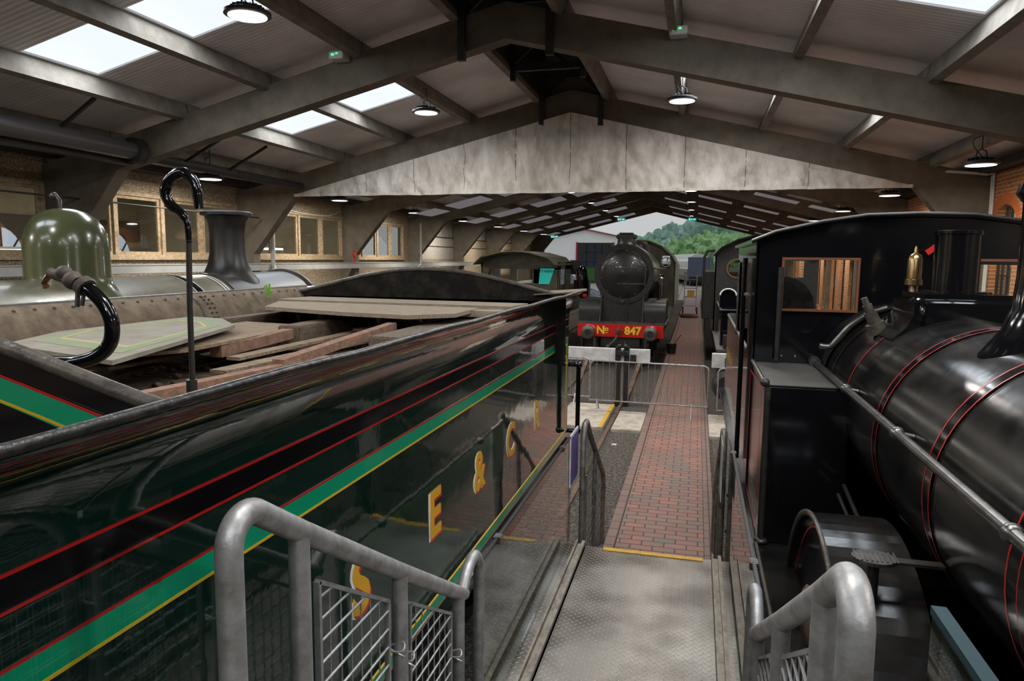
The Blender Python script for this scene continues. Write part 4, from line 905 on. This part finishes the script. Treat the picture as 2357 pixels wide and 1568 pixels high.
# rear of cab low plate and far items kept open for view through
MB().box(c0, c1, 8.18, 8.2, 1.25, 2.35).build('cab_back', black, t)
MB().cyl((.62, 5.74, 2.33), (.62, 5.74, 3.05), .02).build('front_handrail', blackm, t)
b = MB()
for x in (.66, .76, .9, 1.1): b.ball((x, 5.79, 2.36), .012, sub=2)
b.build('bolt', steelm, t)
# side tanks
for x0, x1, sg in ((c0, .96, -1), (2.14, c1, 1)):
    b = MB(); b.box(x0, x1, 4.72, 5.8, 1.25, 2.30, bev=.012); o = b.build('side_tank', black, t)
    MB().box(x0 + .01, x1 - .01, 4.74, 5.8, 2.301, 2.306).build('tank_top', M('dusty_tank_top', (.05, .048, .045), .5, col2=(.13, .12, .105), ns=5, thr=(.3, .8)) if 'dusty_tank_top' not in bpy.data.materials else bpy.data.materials['dusty_tank_top'], o)
    xe = x0 if sg < 0 else x1
    MB().tube([(xe, 4.72, 2.315), (xe, 5.8, 2.315)], .014, seg=8).build('tank_bead', steelm, o); MB().ball((xe, 4.73, 2.32), .03).build('finial', blackm, o)
    MB().cyl((xe + .02 * -sg, 4.71, 1.27), (xe - .02 * sg, 4.71, 2.29), .018).ball((xe - .02 * sg, 4.71, 1.27), .035, sub=2, sc=(1.3, 1.3, .6)).build('corner_pillar', blackm, o)
b = MB(); b.box(c0, c1, 8.2, 10.5, 1.25, 2.35, bev=.012); o = b.build('bunker', black, t); MB().tube([(c0, 6.4, 2.33), (c0, 10.4, 2.33)], .016, seg=8).build('coping_bead', dustb, o)
# red lining on side
b = MB(); b.frame(0, c0 - .014, c0 - .012, 4.78, 5.75, 1.32, 2.25, .006); b.build('red_line', linered, t)
for k in range(5): MB().box(c0 - .016, c0 - .0125, 8.6 + k * .3, 8.66 + k * .3, 1.80, 1.93).build('gold_marking', gold, t)
# footplate
MB().box(.38, 2.72, -1.5, 10.6, 1.20, 1.25, bev=.008).build('footplate', blackd, t); MB().box(.42, 2.68, -1.5, 10.5, 1.05, 1.2).build('valance', black, t)
MB().box(.75, 2.35, -1.2, 10.4, .55, 1.05).build('frame', blackm, t)
for sg in (-1, 1):
    x0, x1 = (.60, .95) if sg < 0 else (2.15, 2.5)
    xo = x0 if sg < 0 else x1
    arc = [(3.52 + .95 * math.cos(a), .90 + .95 * math.sin(a)) for a in [R(20) + R(140) * k / 32 for k in range(33)]]
    arci = [(3.52 + .93 * math.cos(a), .90 + .93 * math.sin(a)) for a in [R(20) + R(140) * k / 32 for k in range(33)]]
    b = MB(); b.prism(arc + arci[::-1], 0, x0, x1); o = b.build('splasher', blackd, t)
    b = MB(); b.prism(arci, 0, xo - sg * .04, xo - sg * .05); b.build('splasher_face', black, o)
    b = MB(); rr_, ri = [[(3.52 + q_ * math.cos(a), .90 + q_ * math.sin(a)) for a in [R(25) + R(130) * k / 32 for k in range(33)]] for q_ in (.88, .87)]
    b.prism(rr_ + ri[::-1], 0, xo - sg * .038, xo - sg * .042); b.build('red_line', linered, o)
    MB().tube([(xo, p[0], p[1]) for p in arc], .012, seg=8).build('splasher_bead', dustb, o)
    MB().lathe([(.0, -.02), (.13, -.015), (.15, .0), (.13, .03), (0, .035)], (xo + sg * .01, 3.55, 1.36), (1, 0, 0)).build('splasher_boss', rust, o)
b = MB(); b.prism([(.62, 1.25), (.62, 1.34), (.9, 1.4), (.98, 1.25)], 1, 2.2, 3.2); b.build('slide_bar_cover', blackd, t)
b = MB(); b.box(.5, .95, 2.45, 2.9, 1.25, 1.42, bev=.04); b.box(.55, .9, 1.2, 2.1, 1.25, 1.55, bev=.05); b.build('sand_box', black, t)
b = MB(); b.cyl((.62, 2.62, 1.42), (.62, 2.62, 1.47), .05).cyl((.85, 2.75, 1.42), (.85, 2.75, 1.50), .03); b.build('filler_cap', grimy, t)
b = MB(); b.tube([(.52, 3.0, 1.27), (.52, 2.9, 1.42), (.52, 2.65, 1.46), (.54, 2.4, 1.35), (.56, 2.3, 1.27)], .014, smooth=4).tube([(.44, 4.7, 1.26), (.44, 3.0, 1.26)], .012); b.build('lubricator_pipe', grimy, t)
# oval tread step
b = MB(); n = 28; el = [(.745 + .085 * math.cos(2 * math.pi * k / n), 3.04 + .075 * math.sin(2 * math.pi * k / n)) for k in range(n)]; b.prism(el, 2, 1.885, 1.90)
for k in range(9): b.bar((.670 + k * .019, 2.985, 1.903), (.675 + k * .019, 3.09, 1.903), .006, .006)
b.build('oval_step', steelm, t); MB().cyl((.745, 3.04, 1.25), (.745, 3.04, 1.885), .022).bar((.82, 3.04, 1.89), (1.0, 3.04, 1.89), .05, .012).build('step_bracket', blackm, t)
for y in (1.2, 3.72, 6.6):
    for sg in (-.73, .73):
        b = MB(); b.lathe([(.50, -.06), (.6, -.06), (.62, .06), (.5, .06)], (BX + sg, y, .6), (1, 0, 0), caps=False)
        for k in range(10): a = k * math.pi / 5; b.bar((BX + sg, y, .6), (BX + sg, y + .53 * math.cos(a), .6 + .53 * math.sin(a)), .04, .05, up=(1, 0, 0))
        b.lathe([(.1, -.09), (.1, .09)], (BX + sg, y, .6), (1, 0, 0)); b.build('wheel', blackm, t)
for k, y in enumerate((5.3, 6.9)):
    b = MB(); b.box(.36, .62, y, y + .3, .45, .49).box(.36, .62, y, y + .3, .82, .85).box(.40, .42, y, y + .03, .45, 1.1).box(.40, .42, y + .27, y + .3, .45, 1.1); b.build('cab_step', grimy, t)
b = MB()
for k in range(30): b.ball((.415, 2.0 + k * .2, 1.13), .012, sub=1)
b.build('rivets', blackm, t)
# ---------------------------------------------------------------- second and third black engines behind it
t = thing('tank_locomotive', 'black tank engine with red buffer beam behind the white stop beam on the right', 'locomotive', (1.6, 16, 0))
MB().box(.42, 2.75, 14.2, 22, 1.30, 1.36).build('footplate', dustb, t); MB().box(.42, 2.75, 14.22, 14.3, 1.0, 1.30).build('buffer_beam', redp, t)
b = MB(); b.box(.5, 1.0, 14.9, 18, 1.36, 2.07, bev=.02); o = b.build('side_tank', black, t); MB().tube([(.5, 14.9, 2.09), (.5, 18, 2.09)], .025, seg=8).tube([(.5, 14.9, 2.09), (1.0, 14.9, 2.09)], .02, seg=8).build('tank_bead', dustb, o)
MB().box(2.2, 2.7, 14.9, 18, 1.36, 2.07, bev=.02).build('side_tank', black, t)
b = MB(); arcp = [(.46 + .0, 2.0)] + [(.62 + .16 * -math.cos(a) * 1, 2.38 + .13 * math.sin(a)) for a in [math.pi * k / 12 for k in range(13)]] + [(.80, 2.0)]
b.prism([(p[0] + .02, p[1]) for p in arcp], 1, 15.2, 15.5); o = b.build('tool_box', black, t); MB().tube([(p[0] + .02, 15.18, p[1]) for p in arcp[1:-1]], .016, seg=8).build('bead', whitep, o)
boiler(MB(), 1.6, 2.2, .6, 14.5, 18).build('boiler', blackd, t)
r2 = [(.36, 3.22), (.55, 3.42), (.9, 3.6), (1.25, 3.7), (1.6, 3.73), (1.95, 3.7), (2.3, 3.6), (2.65, 3.42), (2.84, 3.22)]
b = MB(); cabroof(b, r2, 17.6, 20.5); b.build('cab_roof', blackd, t)
b = MB(); platehole(b, .42, 2.78, 1.36, [(p[0], p[1] - .03) for p in r2], [(.75, 1.1, 2.7, 3.1), (2.1, 2.45, 2.7, 3.1)], 18, 18.03); b.build('cab_front', blackm, t)
MB().lathe([(.2, 0), (.24, 0), (.24, .03), (.2, .03), (.2, 0)], (.92, 17.96, 2.9), (0, 1, 0), caps=False).build('window_ring', orangef, t)
b = MB(); b.box(.42, .45, 18, 18.6, 1.36, 3.2).box(.42, .45, 18.6, 20.4, 1.36, 2.3).box(.42, .45, 18.6, 20.4, 3.0, 3.25); b.build('cab_side', black, t)
MB().box(.55, .95, 14.3, 14.7, 1.36, 1.62).build('lamp_box', blackm, t); MB().cyl((.6, 14.3, 1.36), (.6, 14.3, 1.6), .03).build('lamp_bracket', blackm, t)
MB().box(.8, 2.4, 14.5, 22, .5, 1.3).build('frame', blackm, t)
t = thing('locomotive_tender', 'black tender standing furthest back on the right hand track', 'tender', (1.5, 24, 0))
MB().box(.18, 2.6, 22.2, 27, 1.3, 2.75, bev=.03).build('body', blackm, t); MB().box(.3, 2.5, 22.2, 27, .5, 1.3).build('frame', blackm, t)
b = MB(); b.tube([(.20, 22.3, 2.7), (.20, 22.3, 3.2), (.3, 22.3, 3.38), (.5, 22.3, 3.4)], .04).build('cab_end_rail', blackm, t)
# ---------------------------------------------------------------- No 847
NX = -2.06
t = thing('steam_locomotive', 'black steam locomotive numbered 847 with a red buffer beam, standing centre', 'locomotive', (NX, 21, 0))
MB().box(NX - 1.21, NX + 1.21, 20.0, 20.1, .89, 1.25, bev=.006).build('buffer_beam', redp, t)
for s, x in (('N', -.55), ('847', .36)): textmesh(s, .31, .003, (1, 0, 0), (0, 0, 1), (NX + x, 19.992, 1.075), .012).build('gold_number', M('number_gold', (.85, .55, .03), .4) if 'number_gold' not in bpy.data.materials else bpy.data.materials['number_gold'], t)
textmesh('o', .2, .003, (1, 0, 0), (0, 0, 1), (NX - .38, 19.992, 1.12), .006).build('gold_number', bpy.data.materials['number_gold'], t); MB().box(NX - .42, NX - .34, 19.985, 19.995, 1.0, 1.02).build('gold_number', bpy.data.materials['number_gold'], t)
b = MB()
for k in range(3):
    for x in (-1.1, -.68, -.62, -.1, .1, .72, .66, 1.1): b.ball((NX + x, 19.995, .95 + k * .12), .014, sub=1)
b.build('rivets', redp, t)
for sg in (-1, 1):
    x = NX + sg * .865
    MB().lathe([(.20, 0), (.20, .03), (.15, .05), (.13, .2), (.12, .22)], (x, 20.0, 1.05), (0, -1, 0)).build('buffer_housing', redp, t)
    MB().lathe([(.07, .1), (.07, .34), (.19, .36), (.20, .38), (.19, .41), (.1, .43), (0, .435)], (x, 20.0, 1.05), (0, -1, 0)).build('buffer_head', steelm, t)
    MB().lathe([(.0, .0), (.09, .002)], (x, 19.562, 1.05), (0, -1, 0)).build('buffer_centre', blackm, t)
b = MB(); b.box(NX - .05, NX + .05, 19.75, 20, 1.0, 1.1); b.tube([(NX, 19.8, 1.06), (NX - .1, 19.7, .85), (NX - .22, 19.7, .72), (NX - .30, 19.72, .66)], .035, smooth=3); b.ball((NX - .02, 19.72, 1.1), .07, sc=(.8, .8, 1.6)); b.ball((NX - .3, 19.7, .64), .06)
b.build('screw_coupling', grimy, t)
MB().tube([(NX + .14, 20.0, .45), (NX + .15, 20.13, .8), (NX + .17, 20.15, 1.25), (NX + .18, 20.12, 2.0)], .035, smooth=3).build('brake_pipe', blackm, t)
MB().box(NX - 1.28, NX + 1.28, 20.05, 26.8, 1.25, 1.30).build('footplate', dustb, t)
# smokebox
SB = 2.68
boiler(MB(), NX + .02, SB, .845, 20.5, 22.2, 64).build('smokebox', blackm, t)
b = MB(); b.lathe([(.86, 0), (.86, .03), (.70, .035), (.70, 0)], (NX + .02, 20.47, SB), (0, 1, 0), seg=64)
for k in range(56): a = 2 * math.pi * k / 56; b.ball((NX + .02 + .80 * math.cos(a), 20.465, SB + .80 * math.sin(a)), .014, sub=1)
b.build('smokebox_ring', blackm, t)
o = MB().lathe([(.69, 0), (.69, .03), (.66, .05), (.5, .09), (.3, .12), (0, .14)], (NX + .02, 20.47, SB), (0, -1, 0), seg=64).build('smokebox_door', M('door_black', (.014, .013, .013), .28, coat=.3), t)
b = MB(); b.bar((NX - .45, 20.30, SB + .17), (NX + .62, 20.36, SB + .17), .03, .035, up=(0, 1, 0)).bar((NX - .15, 20.31, SB - .28), (NX + .62, 20.36, SB - .28), .03, .04, up=(0, 1, 0)).cyl((NX + .63, 20.42, SB - .35), (NX + .63, 20.42, SB + .22), .02)
b.bar((NX - .5, 20.36, SB + .22), (NX + .62, 20.36, SB + .22), .02, .02); b.build('hinge_strap', grimy, o)
b = MB()
for k in range(10): a = 2 * math.pi * k / 10 + .2; b.ball((NX + .02 + .66 * math.cos(a), 20.44, SB + .66 * math.sin(a)), .035, sub=1)
b.cyl((NX + .02, 20.42, SB - .80), (NX + .02, 20.3, SB - .78), .03); b.build('dog_clamp', grimy, o)
# saddle
b = MB(); b.prism([(NX - .62, 1.3), (NX - .60, 1.85), (NX - .68, 2.2), (NX + .68, 2.2), (NX + .60, 1.85), (NX + .62, 1.3)], 1, 20.52, 21.9); b.build('saddle', blackm, t)
for sg in (-1, 1):
    b = MB(); xa, xb = NX + sg * .62, NX + sg * 1.24
    cy = [(20.3, 1.3), (20.3, 1.55)] + [(20.62 - .32 * math.cos(a), 1.62 + .30 * math.sin(a)) for a in [math.pi / 2 * k / 8 for k in range(9)]] + [(21.9, 1.92), (21.9, 1.3)]
    b.prism(cy, 0, min(xa, xb), max(xa, xb)); b.sm = True; b.build('cylinder_cover', blackd if False else blackm, t)
    b = MB(); b.prism([(20.12, 1.3), (20.15, 1.45), (20.5, 2.1), (20.5, 1.3)], 0, NX + sg * .60 - .015, NX + sg * .60 + .015); b.build('frame_plate', blackm, t)
    MB().bar((NX + sg * .9, 20.1, 1.3), (NX + sg * .9, 20.1, 1.5), .03, .05).build('lamp_bracket', blackm, t)
for x in (NX - .2,): MB().bar((x, 20.08, 1.3), (x, 20.08, 1.52), .03, .05).build('lamp_bracket', blackm, t)
# chimney, dome, boiler, cab
MB().lathe([(.42, -.10), (.34, 0), (.285, .06), (.27, .18), (.27, .24)], (NX + .0, 21.3, SB + .82), seg=40).build('chimney', blackm, t)
b = MB(); b.box(NX - .30, NX + .30, 21.1, 21.5, SB + 1.02, SB + 1.14, bev=.02); b.box(NX - .22, NX + .20, 21.12, 21.48, SB + 1.14, SB + 1.20, bev=.02); b.build('chimney_lid', blackm, t)
boiler(MB(), NX, 2.62, .78, 22.2, 26.4, 56).build('boiler', olive, t)
MB().lathe([(.5, -.05), (.36, .1), (.34, .3), (.25, .42), (0, .48)], (NX + .15, 24.0, 3.25), seg=32).build('dome', blackm, t)
b = MB(); b.box(NX - .9, NX + .9, 26.0, 29, 1.3, 2.6, bev=.05); b.build('firebox', olive, t)
for sg in (-1, 1): MB().box(min(NX + sg * .8, NX + sg * 1.25), max(NX + sg * .8, NX + sg * 1.25), 22.0, 27, 1.30, 1.36).build('running_board', dustb, t)
MB().tube([(NX + .90, 20.7, 2.85), (NX + .93, 26.5, 2.78)], .022).build('handrail', steelm, t)
for sg in (1,): MB().lathe([(.05, 0), (.12, .06), (.13, .6), (.05, .66)], (NX + .95, 22.6, 1.9), (0, 0, 1)).build('clack_box', steelm, t)
MB().tube([(NX + .90, 21.0, 2.5), (NX + .98, 21.3, 2.3), (NX + 1.0, 21.5, 1.95), (NX + 1.02, 21.6, 1.4)], .06, smooth=5).build('outside_steam_pipe', steelm, t)
cr3 = [(NX - 1.3, 2.98), (NX - 1.15, 3.25), (NX - .75, 3.62), (NX - .3, 3.80), (NX, 3.83), (NX + .3, 3.80), (NX + .75, 3.62), (NX + 1.15, 3.25), (NX + 1.3, 2.98)]
b = MB(); cabroof(b, cr3, 26.7, 30); b.build('cab_roof', olived, t)
b = MB(); n = 24; hole = [(NX + .92 + .17 * math.cos(2 * math.pi * k / n), 3.0 + .30 * math.sin(2 * math.pi * k / n)) for k in range(n)]
platehole(b, NX - 1.25, NX + 1.25, 1.3, [(p[0], p[1] - .03) for p in cr3], [(NX + .78, NX + 1.06, 2.78, 3.24), (NX - 1.06, NX - .78, 2.78, 3.24)], 27, 27.04); b.build('cab_front', olived, t)
for sg in (-1, 1): MB().lathe([(.15, -.02), (.19, -.02), (.19, .03), (.15, .03), (.15, -.02)], (NX + sg * .92, 26.98, 3.01), (0, 1, 0), caps=False).build('window_ring', whitep, t)
b = MB()
for sg in (-1, 1): b.box(NX + sg * 1.25 - .02, NX + sg * 1.25 + .02, 27, 29.5, 1.3, 2.3).box(NX + sg * 1.25 - .02, NX + sg * 1.25 + .02, 27, 27.5, 2.3, 3.05)
b.build('cab_side', olived, t)
MB().box(NX - 1.2, NX + 1.2, 30, 36, 1.2, 2.9, bev=.05).build('tender_body', olived, t)
MB().box(NX - .55, NX + .55, 20.1, 35, .6, 1.25).build('frame', blackm, t)
for y in (20.9, 22.9, 24.9, 26.9, 31, 33, 35):
    for sg in (-.73, .73):
        b = MB(); b.lathe([(.42, -.06), (.50, -.06), (.53, .06), (.42, .06)], (NX + sg, y, .53), (1, 0, 0), caps=False)
        for k in range(10): a = k * math.pi / 5; b.bar((NX + sg, y, .53), (NX + sg, y + .45 * math.cos(a), .53 + .45 * math.sin(a)), .04, .05, up=(1, 0, 0))
        b.build('wheel', blackm, t)
for sg in (-1, 1): MB().cyl((NX + sg * .72, 20.1, .35), (NX + sg * .72, 20.1, .85), .05).build('guard_iron', steelm, t)
# tall dark capsule left of 847
t = thing('water_tank_bag', 'upright glossy black rounded tank left of the numbered engine', 'tank', (-3.35, 21.6, 0))
MB().lathe([(.1, 0), (.17, .1), (.19, .5), (.17, .9), (.11, 1.02), (.0, 1.04)], (-3.52, 22.5, 1.85), (-.08, 0, 1)).build('vessel', black, t); MB().cyl((-3.52, 22.5, 0), (-3.52, 22.5, 1.9), .06).build('standpipe', blackm, t)
MB().box(-3.50, -3.38, 22.28, 22.32, 1.90, 1.99).build('label', redp, t)
# bucket, shovel, trolley
t = thing('bucket', 'black bucket standing on the walkway beside the numbered engine', 'bucket', (-.72, 23.4, .045))
MB().lathe([(.13, 0), (.17, .32), (.18, .33), (.16, .32)], (-.72, 23.4, .045)).build('pail', blackm, t); MB().tube([(-.88, 23.4, .36), (-.72, 23.4, .40), (-.56, 23.4, .36)], .008).build('handle', steelm, t)
MB().bar((-.66, 23.3, .35), (-.42, 23.35, .68), .025, .025).build('tool_shaft', woodd, None, label='dark shaft of a tool leaning out of the bucket', cat='tool')
MB().box(-1.2, -.85, 23.2, 23.3, .05, .1).build('plank_offcut', rust, None, label='low reddish bar lying left of the bucket', cat='bar')
t = thing('hand_trolley', 'upright hand trolley with a yellow plate at the shed mouth', 'trolley', (-.35, 41, .05))
b = MB()
for x in (-.66, .0): b.tube([(x, 41, .2), (x, 41.2, 2.3), (x, 41.1, 2.4)], .03)
for z in (.5, 1.0, 1.5, 2.0, 2.35): b.cyl((-.66, 41.1, z), (0, 41.1, z), .022)
b.build('frame', galv, t); MB().box(-.5, -.1, 40.9, 40.95, 1.0, 1.4).build('plate', M('ochre_plate', (.5, .3, .08), .6), t)
for x in (-.72, .06): MB().lathe([(.0, -.04), (.2, -.04), (.2, .04), (0, .04)], (x, 41, .25), (1, 0, 0)).build('wheel', blackm, t)
MB().ball((-.3, 38.5, .12), .5, sc=(1.0, .5, .28), disp=.3).build('tarpaulin_heap', M('dark_red_bundle', (.12, .05, .05), .8, col2=(.05, .05, .06), ns=6), None, label='dark and red bundle lying on the walkway before the trolley', cat='bundle')
# ---------------------------------------------------------------- outside
t = thing('workshop_building', 'white gabled workshop with crimson trim and an open doorway beyond the shed', 'building', (-14, 90, 0))
b = MB(); gx0, gx1, ap = -19.5, -9.2, -14.1
b.prism([(gx0, 0), (-15.0, 0), (-15.0, 5.15), (-10.4, 5.15), (-10.4, 0), (gx1, 0), (gx1, 5.75), (ap, 6.75), (gx0, 5.75)], 1, 90, 90.3); b.box(gx0, gx1, 104, 104.2, 0, 5.7); b.box(gx0, gx0 + .2, 90, 104, 0, 5.7); b.box(gx1 - .2, gx1, 90, 104, 0, 5.7); b.build('gable_wall', claddingm, t)
b = MB(); b.prism([(gx0 - .3, 5.68), (ap, 6.80), (gx1 + .3, 5.72), (gx1 + .3, 5.88), (ap, 7.0), (gx0 - .3, 5.84)], 1, 89.6, 104); b.build('roof', M('light_roof', (.55, .56, .56), .6), t)
b = MB(); b.bar((gx0 - .3, 89.6, 5.74), (ap, 89.6, 6.82), .1, .12).bar((ap, 89.6, 6.82), (gx1 + .3, 89.6, 5.76), .1, .12).box(-15.15, -14.95, 89.9, 90, 0, 5.2).box(-10.45, -10.25, 89.9, 90, 4.6, 5.2).box(gx1 - .1, gx1 + .15, 89.8, 90, 0, 5.7); b.build('crimson_trim', redtrim, t)
t2 = thing('racking', 'blue storage racking inside the white workshop doorway', 'racking', (-12.7, 94, 0))
b = MB()
for x in (-14.4, -13.3, -12.4, -11.4, -10.6): b.box(x - .08, x + .08, 94, 94.2, 0, 5)
for z in (1.2, 2.6, 3.9): b.box(-14.9, -10.5, 94, 94.2, z, z + .12)
b.build('frame', bluem, t2)
MB().box(-14.6, -12.2, 92, 93.5, 0, 2.0, bev=.2).build('green_vehicle', M('bright_green', (.05, .18, .03), .5), None, label='green machine just inside the workshop doorway', cat='machine')
t = thing('coal_heap', 'grey blue heap of coal outside beyond the olive cab', 'coal', (-11, 62, 0), kind='stuff')
b = MB(); b.grid(lambda u, v: Vector((-17 + 11 * u, 57 + 10 * v, max(-.05, 2.7 * math.exp(-((-17 + 11 * u + 12.6) / 2.6) ** 2 - ((v - .5) * 3.6) ** 2) + .15 * noise.noise(Vector((u * 30, v * 30, 0)))))), 90, 60); b.build('heap', coalm, t)
def tree(x, y, h, r, label, mt, n=9):
    t = thing('tree', label, 'tree', (x, y, 0), 'trees beyond the yard')
    MB().cyl((x, y, 0), (x, y, h * .5), .35, .2, seg=8).build('trunk', woodd, t)
    b = MB(); rnd = random.Random(int(x * 100 + y))
    for k in range(n):
        a = rnd.random() * 6.28; q = rnd.random() ** .5 * r * .75; zz = h * (.30 + .5 * rnd.random()); s_ = r * (.38 + .25 * rnd.random())
        b.ball((x + q * math.cos(a), y + q * math.sin(a), zz), s_, sub=3, disp=.55, fs=2.2, sc=(1, 1, .8))
    b.ball((x, y, h * .62), r * .75, sub=4, disp=.5, fs=3); b.build('crown', mt, t)
rnd = random.Random(3)
k = 0
def pxX(px, y): return y * ((px - 1606) / 1616 * 1.06)
for (px, top, yd, r) in ((1462, 548, 150, 4), (1500, 560, 140, 5), (1530, 545, 150, 6), (1555, 528, 150, 6.5), (1590, 520, 155, 7), (1620, 515, 160, 7), (1655, 520, 150, 7), (1690, 530, 150, 7), (1730, 530, 145, 7), (1510, 585, 120, 4.5), (1570, 570, 118, 4.5), (1610, 565, 115, 5), (1650, 560, 115, 5), (1690, 560, 110, 5), (1740, 550, 110, 6)):
    yd = 172 + (k % 5) * 16 if yd > 130 else 130 + (k % 3) * 13; r *= 1.05
    x = pxX(px, yd); h = 3.1 + (598 - top) * yd / 1616; k += 1
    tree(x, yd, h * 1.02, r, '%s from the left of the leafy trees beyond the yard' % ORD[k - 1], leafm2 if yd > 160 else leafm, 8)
tree(-35, 34, 9, 6, 'leafy tree outside the third left window', leafm, 8); tree(-33, 50, 9, 6, 'leafy tree outside the last left window', leafm, 8)
for i, (x0, y0, x1, y1) in enumerate(((.2, 86, -2.9, 105), (-3.1, 106, -7.5, 124))):
    L = math.hypot(x1 - x0, y1 - y0); a = math.atan2(-(x1 - x0), y1 - y0)
    t = thing('railway_coach', ('cream railway coach in the yard, dark end nearest the shed', 'second cream railway coach further along the train')[i], 'coach', (x0, y0, 0), 'cream coaches in the yard', rz=a)
    ROOTM[t.name] = Matrix()
    b = MB(); P = [(-1.3, 1.2), (-1.35, 2.9), (-1.2, 3.3), (-.6, 3.7), (0, 3.8), (.6, 3.7), (1.2, 3.3), (1.35, 2.9), (1.3, 1.2)]
    b.prism(P, 1, 0, L); b.build('body', creamp, t); MB().prism([(-1.25, 3.28), (-.6, 3.72), (0, 3.83), (.6, 3.72), (1.25, 3.28)], 1, -.05, L + .05).build('roof', M('coach_roof', (.5, .5, .48), .6) if 'coach_roof' not in bpy.data.materials else bpy.data.materials['coach_roof'], t)
    MB().box(-1.36, 1.36, 0, L, 1.2, 2.0).build('lower_panel', olived, t); MB().box(-1.31, 1.31, -.12, 0, 1.1, 3.4).build('end_wall', M('coach_end', (.06, .08, .13), .5) if 'coach_end' not in bpy.data.materials else bpy.data.materials['coach_end'], t)
    b = MB()
    for q in range(int(L / 1.5)): b.box(-1.37, 1.37, .7 + q * 1.5, 1.6 + q * 1.5, 2.2, 2.9)
    b.build('window', greyglass, t)
    b = MB(); b.box(-1.1, 1.1, .5, L - .5, .6, 1.15)
    for q in (1.5, 4, L - 4, L - 1.5):
        b.cyl((-.8, q, .5), (.8, q, .5), .48)
    b.build('bogie', blackm, t)
for i, (x, x1) in enumerate(((.2, .2), (1.64, 1.64), (-2.9, -3.5), (-1.47, -2.0))):
    MB().bar((x, 62, .02), (x1, 130, .02), .09, .14).build('yard_rail', M('yard_rail', (.28, .2, .15), .6) if i == 0 else bpy.data.materials['yard_rail'], None, label='%s of the yard rails running away beyond the shed mouth' % ('rightmost but one', 'rightmost', 'leftmost', 'leftmost but one')[i], cat='rail')
MB().box(.3, 14, 58, 75, -.05, .0).build('grass_verge', M('grass', (.16, .24, .06), .9, col2=(.3, .3, .14), ns=3), None, label='patch of yard grass right of the shed mouth', cat='grass', kind='stuff')
st('side_ground', MB().box(XW + .4, 70, -20, 56, -.35, -.05), M('side_grass', (.12, .18, .06), .9, col2=(.25, .24, .18), ns=2), 'grassy ground outside the right wall')
MB().box(13, 20, 12, 40, 0, 4.2).build('brick_outbuilding', wallbrick, None, label='brick building seen outside through the right windows', cat='building')
# ---------------------------------------------------------------- workshop beyond the left windows
st('side_floor', MB().box(-40, XL - .3, -8, 60, -.3, 0), yardm, 'floor and ground beyond the left windows')
b = MB(); b.box(-22.2, -22, -6, 24, 0, 7).box(-22, XL - .3, 24, 24.2, 0, 6).box(-22, XL - .3, -6.2, -6, 0, 6); st('wall_workshop', b, beigem, 'beige far wall of the neighbouring workshop')
st('workshop_roof', MB().box(-22.2, XL - .25, -6.2, 24.2, 6, 6.2), darkroom, 'dark roof of the neighbouring workshop')
st('workshop_band', MB().box(-22, -21.9, -6, 24, 3.6, 4.4), darkroom, 'dark band along the workshop wall')
archg = ME('arched_window_sky', (.62, .72, .9), .8)
for i, y in enumerate((14.2, 18.0, 20.5, 22.6)):
    w = thing('arched_window', '%s from the left of the arched windows in the neighbouring workshop' % ORD[i], 'window', (-21.9, y, 2.4), 'arched workshop windows')
    P = [(y + .85 * math.cos(a), 2.7 + 1.25 * math.sin(a)) for a in [math.pi * k / 14 for k in range(15)]]
    MB().prism(P + [(y - .85, 1.2), (y + .85, 1.2)], 0, -21.9, -21.86).build('pane', archg, w)
    b = MB(); b.box(-21.86, -21.82, y - .03, y + .03, 1.2, 3.95)
    for a in (45, 90, 135): b.bar((-21.84, y, 2.7), (-21.84, y + .85 * math.cos(R(a)), 2.7 + 1.22 * math.sin(R(a))), .04, .04, up=(1, 0, 0))
    b.box(-21.86, -21.82, y - .85, y + .85, 2.67, 2.72); b.build('glazing_bar', darksteel, w)
strip = ME('strip_light_tube', (1, .95, .85), 6)
for (x, y, w_) in ((-18, 10, 260), (-17, 19, 300)):
    ld = bpy.data.lights.new('workshop_fill_light', 'AREA'); ld.size = 3; ld.energy = w_; ld.color = (1, .93, .82); lo = bpy.data.objects.new('workshop_fill_light', ld); C.objects.link(lo); lo.location = (x, y, 5.9); lo['kind'] = 'structure'  # area lights added to brighten the room, apart from the strip lights
for i, (x, y, z) in enumerate(((-20, 16.5, 3.2), (-20, 20.0, 3.2), (-20, 13.0, 3.2), (-14.6, 21.8, 3.35), (-14.2, 20.4, 3.12))):
    t = thing('strip_light', '%s bright strip light seen through the left windows, counted from the camera' % ORD[i], 'strip light', (x, y, z), 'strip lights beyond the left windows'); MB().box(x - .06, x + .06, y - .9, y + .9, z - .04, z + .03).build('tube', strip, t); MB().box(x - .08, x + .08, y - .95, y + .95, z + .03, z + .1).build('housing', pinkw, t)
    MB().cyl((x, y, z + .1), (x, y, 6.0), .01, seg=6).build('hanger', darksteel, t)
t = thing('parked_car', 'dark parked car outside the third left window', 'car', (-17.5, 27.5, 0))
b = MB(); b.prism([(-2.1, .4), (-2.15, .95), (-1.3, 1.1), (-.8, 1.55), (.8, 1.6), (1.6, 1.1), (2.1, 1.0), (2.15, .4)], 0, -.85, .85); bmesh.ops.translate(b.bm, verts=b.bm.verts, vec=(-17.5, 27.5, 1.4)); b.build('body', greyglass, t)
b = MB()
for y in (-1.4, 1.4): b.cyl((-18.4, 27.5 + y, 1.75), (-16.6, 27.5 + y, 1.75), .34)
b.build('wheels', blackm, t); st('raised_yard', MB().box(-30, XL - .4, 24.4, 56, 0, 1.4), yardm, 'raised ground outside the left wall')
MB().box(-24, -21, 30, 33, 1.4, 4.0).build('white_shed', claddingm, None, label='white ribbed shed outside the third left window', cat='shed')
